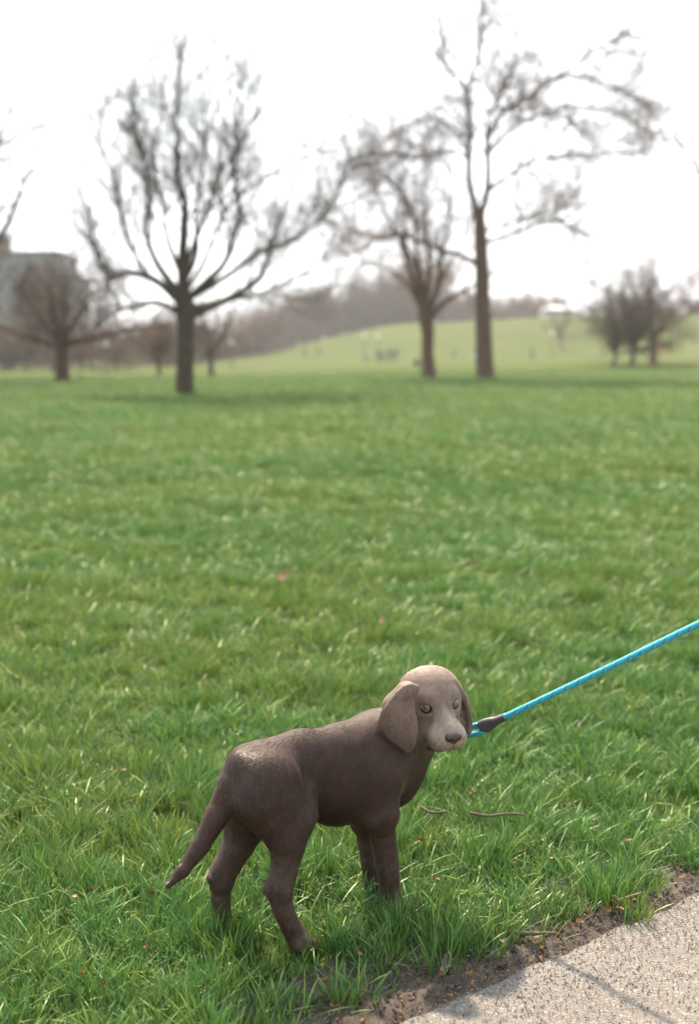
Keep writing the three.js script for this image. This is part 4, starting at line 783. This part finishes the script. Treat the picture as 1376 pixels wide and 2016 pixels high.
// lamp posts with pale globes
{
  const iron = new THREE.MeshStandardMaterial({ color: lin(0.035, 0.04, 0.038), roughness: 0.6 }), glass = new THREE.MeshPhysicalMaterial({ color: lin(0.75, 0.74, 0.68), roughness: 0.35 });
  const proto = new THREE.Group();
  part(proto, 'post', new THREE.LatheGeometry([[0.16, 0], [0.16, 0.12], [0.11, 0.16], [0.10, 0.75], [0.065, 0.82], [0.05, 0.9], [0.042, 2.9], [0.07, 2.95], [0.05, 3.02], [0.10, 3.08], [0.0, 3.09]].map(([x, y]) => new THREE.Vector2(x, y)), 14), iron);
  part(proto, 'globe', new THREE.SphereGeometry(0.27, 20, 14).scale(1, 1.08, 1).translate(0, 3.35, 0), glass);
  part(proto, 'cap', new THREE.LatheGeometry([[0.15, 3.58], [0.10, 3.64], [0.03, 3.68], [0.02, 3.76], [0, 3.77]].map(([x, y]) => new THREE.Vector2(x, y)), 12), iron);
  const spots = [[717, 172, 0.98, 'lamp post with pale globe beside the person in white'], [743, 186, 1.0, 'lamp post with pale globe behind the small far group'], [458, 150, 0.82, 'lamp post with pale globe beyond the spreading tree'], [213, 112, 0.72, 'lamp post with pale globe between drooping tree and spreading tree'], [1083, 200, 1.05, 'lamp post with pale globe on the hill past the lone walker'], [196, 126, 0.72, 'lamp post with pale globe half behind another lamp post']];
  spots.forEach(([X, D, s, label], i) => { const o = i ? proto.clone() : proto, x = (X - 688) / FPX * D; o.position.set(x, groundH(x, -D), -D); o.scale.setScalar(s); top(o, 'lamp_post'); tag(o, label, 'lamp post', 'lamp posts along the park path'); });
}
{ // tower block: stepped slab with rows of windows
  const D = 200, k = D / FPX, g = new THREE.Group(), xR = (150 - 688) * k, xS = (126 - 688) * k, xL = xR - 26, top1 = (690 - 505) * k + CAM_H, top2 = (690 - 552) * k + CAM_H;
  const wall = new THREE.MeshStandardMaterial({ color: lin(0.21, 0.235, 0.26), roughness: 0.9 }), pale = new THREE.MeshStandardMaterial({ color: lin(0.34, 0.38, 0.40), roughness: 0.8 }), dark = new THREE.MeshStandardMaterial({ color: lin(0.16, 0.13, 0.12), roughness: 0.9 });
  const glass = new THREE.MeshPhysicalMaterial({ color: lin(0.05, 0.06, 0.07), roughness: 0.12, metalness: 0 });
  const y0 = -2, box = (x0, x1, a, b, z0, z1) => new THREE.BoxGeometry(x1 - x0, b - a, z1 - z0).translate((x0 + x1) / 2, (a + b) / 2, (z0 + z1) / 2);
  const cx = (xL + xR) / 2;
  part(g, 'wall', box(xL - cx, xS - cx, y0, top1, -14, 0), wall); part(g, 'wing', box(xS - cx + 0.003, xR - cx, y0, top2, -13, -0.4), pale);
  part(g, 'parapet', box(xL - cx - 0.15, xS - cx + 0.15, top1 + 0.002, top1 + 0.5, -14.15, 0.15), dark); part(g, 'parapet', box(xS - cx + 0.16, xR - cx + 0.12, top2 + 0.002, top2 + 0.5, -13.1, -0.28), wall);
  const tank = part(g, 'roof_room', box(xS - cx - 15, xS - cx - 9.5, top1 + 0.5, top1 + 3.2, -10, -4), dark);
  part(tank, 'vent_pipe', new THREE.CylinderGeometry(0.12, 0.12, 1.4, 10).translate(xS - cx - 12, top1 + 3.9, -6), dark);
  const win = new THREE.BoxGeometry(1.5, 1.5, 0.16), pane = new THREE.BoxGeometry(1.3, 1.3, 0.04), sill = new THREE.BoxGeometry(1.7, 0.12, 0.3);
  const addWin = (x, y, z) => { const f = part(g, 'window', win, pale); f.position.set(x, y, z + 0.03); const p = part(f, 'pane', pane, glass); p.position.z = 0.075; const s = part(f, 'sill', sill, dark); s.position.set(0, -0.83, 0.06); };
  for (let y = 1.6; y < top1 - 1.5; y += 2.9) for (let x = xS - cx - 1.5; x > xL - cx + 1; x -= 2.6) addWin(x, y, 0);
  for (let y = 1.6; y < top2 - 1.2; y += 2.9) addWin((xS + xR) / 2 - cx, y, -0.4);
  g.position.set(cx, 0, -D); tag(top(g, 'tower_block'), 'grey stepped tower block with rows of windows behind the drooping tree', 'building');
}
{ // low white pavilion on the crest
  const D = 288, x = (1090 - 688) / FPX * D, g = new THREE.Group(), y = groundH(x, -D) - 0.2, w = new THREE.MeshStandardMaterial({ color: lin(0.6, 0.61, 0.62), roughness: 0.7 }), d = new THREE.MeshStandardMaterial({ color: lin(0.08, 0.09, 0.10), roughness: 0.4 });
  part(g, 'wall', new THREE.BoxGeometry(6.4, 1.7, 3).translate(0, 0.85, 0), w);
  const rf = new THREE.CylinderGeometry(0.2, 2.4, 0.7, 4, 1).rotateY(Math.PI / 4).scale(2.1, 1, 1.1).translate(0, 2.05, 0); part(g, 'roof', rf, w);
  for (let i = -2; i <= 2; i++) { const p = part(g, 'window', new THREE.BoxGeometry(0.7, 0.6, 0.1), d); p.position.set(i * 1.15, 1.0, 1.53); }
  g.position.set(x, y, -D); tag(top(g, 'pavilion'), 'low white pavilion with a shallow roof on the hill crest', 'building');
}
// ---------- grass ----------
function bladeInto(out, R, x, z, h, w, lean, dir, curl) {
  const segs = 4, sx = Math.cos(dir), sz = Math.sin(dir), px = -sz, pz = sx, tw = (R() - 0.5) * 1.6;
  let cx = x, cy = -0.01, cz = z, ang = lean; const L = h / segs, n0 = out.pos.length / 3;
  for (let i = 0; i <= segs; i++) {
    const t = i / segs, ww = w * (i === segs ? 0 : (0.75 + 0.5 * Math.sin(Math.min(1, t * 1.6) * 1.57)) * (1 - 0.55 * t * t)) * 0.5, a = tw * t, qx = px * Math.cos(a) + sx * Math.sin(a) * 0.7, qz = pz * Math.cos(a) + sz * Math.sin(a) * 0.7;
    if (i === segs) out.pos.push(cx, cy, cz); else out.pos.push(cx - qx * ww, cy, cz - qz * ww, cx + qx * ww, cy, cz + qz * ww);
    cx += sx * Math.sin(ang) * L; cz += sz * Math.sin(ang) * L; cy += Math.cos(ang) * L; ang += curl / segs;
  }
  for (let i = 0; i < segs - 1; i++) { const a = n0 + i * 2; out.idx.push(a, a + 1, a + 3, a, a + 3, a + 2); }
  out.idx.push(n0 + segs * 2 - 2, n0 + segs * 2 - 1, n0 + segs * 2);
}
function tuft(seed, n, rad, hMin, hMax, wide, lie) {
  const R = rng(seed), out = { pos: [], idx: [], col: [] };
  const bias = R() * 6.28;
  for (let i = 0; i < n; i++) {
    const a = R() * 6.28, r = rad * Math.sqrt(R()), x = r * Math.cos(a), z = r * Math.sin(a), h = lerp(hMin, hMax, R()), flat = R() < lie;
    const before = out.pos.length;
    bladeInto(out, R, x, z, h * (flat ? 1.25 : 1), wide * (0.6 + 0.7 * R()), flat ? 0.55 + 0.4 * R() : 0.04 + 0.30 * R(), flat ? bias + (R() - 0.5) * 4.2 : a + (R() - 0.5) * 2.4, (flat ? 0.6 : 0.2 + 0.7 * R()));
    // each blade has one colour along its whole length; blades differ as their kinds do
    const s = R(), c = s < 0.006 ? [2.4, 1.6, 2.2] : s < 0.34 ? [1.4, 1.1, 0.8] : s < 0.68 ? [0.7, 0.84, 0.9] : [1, 1, 1], v = 0.6 + 0.75 * R();
    for (let k = before; k < out.pos.length; k += 3) out.col.push(c[0] * v, c[1] * v, c[2] * v);
  }
  return geom(out.pos, out.idx, { color: out.col });
}
{
  const R = rng(404), grass = new THREE.Group();
  const mat = new THREE.MeshPhysicalMaterial({ name: 'grass_blade', vertexColors: true, color: 0xffffff, roughness: 0.42, transmission: 0.62, thickness: 0, side: THREE.DoubleSide, specularIntensity: 0.35 });
  const kinds = [tuft(1, 40, 0.034, 0.025, 0.065, 0.0023, 0.11), tuft(2, 40, 0.034, 0.022, 0.055, 0.0021, 0.17), tuft(3, 34, 0.028, 0.04, 0.085, 0.0025, 0.08), tuft(4, 40, 0.036, 0.022, 0.052, 0.0022, 0.22), tuft(5, 34, 0.030, 0.035, 0.072, 0.0027, 0.12), tuft(6, 14, 0.034, 0.06, 0.11, 0.0028, 0.33)];
  const lists = kinds.map(() => []), m = new THREE.Matrix4(), qn = new THREE.Quaternion(), UPV = V(0, 1, 0);
  const HUES = [[0.158, 0.318, 0.086], [0.186, 0.328, 0.089], [0.216, 0.338, 0.092]];
  const half = (D) => 0.285 * D + 0.55;
  let D = 1.3; const end = 92;
  while (D < end) {
    const step = 0.02 + D * 0.012, rho = 1060 * Math.pow(2.6 / Math.max(2.6, D), 1.06), w = half(D) * 2, n = rho * w * step * (1 - sstep(42, 92, D));
    for (let i = 0; i < n; i++) {
      const x = (R() - 0.5) * w, z = -(D + R() * step), e = edgeE(x, z) - edgeWob(edgeT(x, z));
      const lim = 0.058 - 0.03 * sstep(0, 0.5, edgeT(x, z)) + 0.035 * noise2(edgeT(x, z) * 6, 1.7) + 0.02 * noise2(edgeT(x, z) * 19, 5.1);
      if (e < lim || (e < lim + 0.03 && R() < 0.5)) continue;
      const lush = fbm2(x * 3.1, z * 3.1, 3), broad = fbm2(x * 0.55 + 30, z * 0.8, 3), patch = fbm2(x * 0.16, z * 0.24 + 12, 3);
      if (lush < -0.38 && R() < 0.7) continue;
      const sc = 1 + 0.28 * Math.log(Math.max(1, D / 2.6)) , sy = (0.72 + 0.5 * (lush + 0.3) + 0.25 * broad) * (1 + 0.12 * Math.log(Math.max(1, D / 2.6))) * (0.8 + 0.4 * R());
      let k = Math.floor(R() * 5); if (R() < 0.05) k = 5; if (lush > 0.25 && R() < 0.5) k = 2;
      m.compose(V(x, groundH(x, z), z), qn.setFromAxisAngle(UPV, R() * 6.28), V(sc * (0.85 + 0.4 * R()), Math.max(0.35, sy), sc * (0.85 + 0.4 * R())));
      // grasses of three hues and equal brightness grow in patches; a tuft is one hue from root to tip
      const kind = clamp(Math.floor(3 * (0.5 + 0.55 * broad + 0.75 * patch + 0.5 * (R() - 0.5))), 0, 2), v = 0.88 + 0.24 * R(), hue = HUES[kind];
      lists[k].push([m.clone(), hue[0] * v, hue[1] * v, hue[2] * v]);
    }
    D += step;
  }
  kinds.forEach((g, k) => {
    const im = new THREE.InstancedMesh(g, mat, lists[k].length); im.name = 'grass_tuft'; im.userData.kind = 'stuff';
    lists[k].forEach((q, i) => { im.setMatrixAt(i, q[0]); im.setColorAt(i, lin(q[1], q[2], q[3])); });
    grass.add(im);
  });
  console.log('tufts', lists.map((l) => l.length).join());
  tag(top(grass, 'grass'), 'short lush green grass covering the park lawn', 'grass', null, 'stuff');
}
scene.fog = new THREE.FogExp2(0xf2f4f5, 0.0005);
renderer.render(scene, camera);
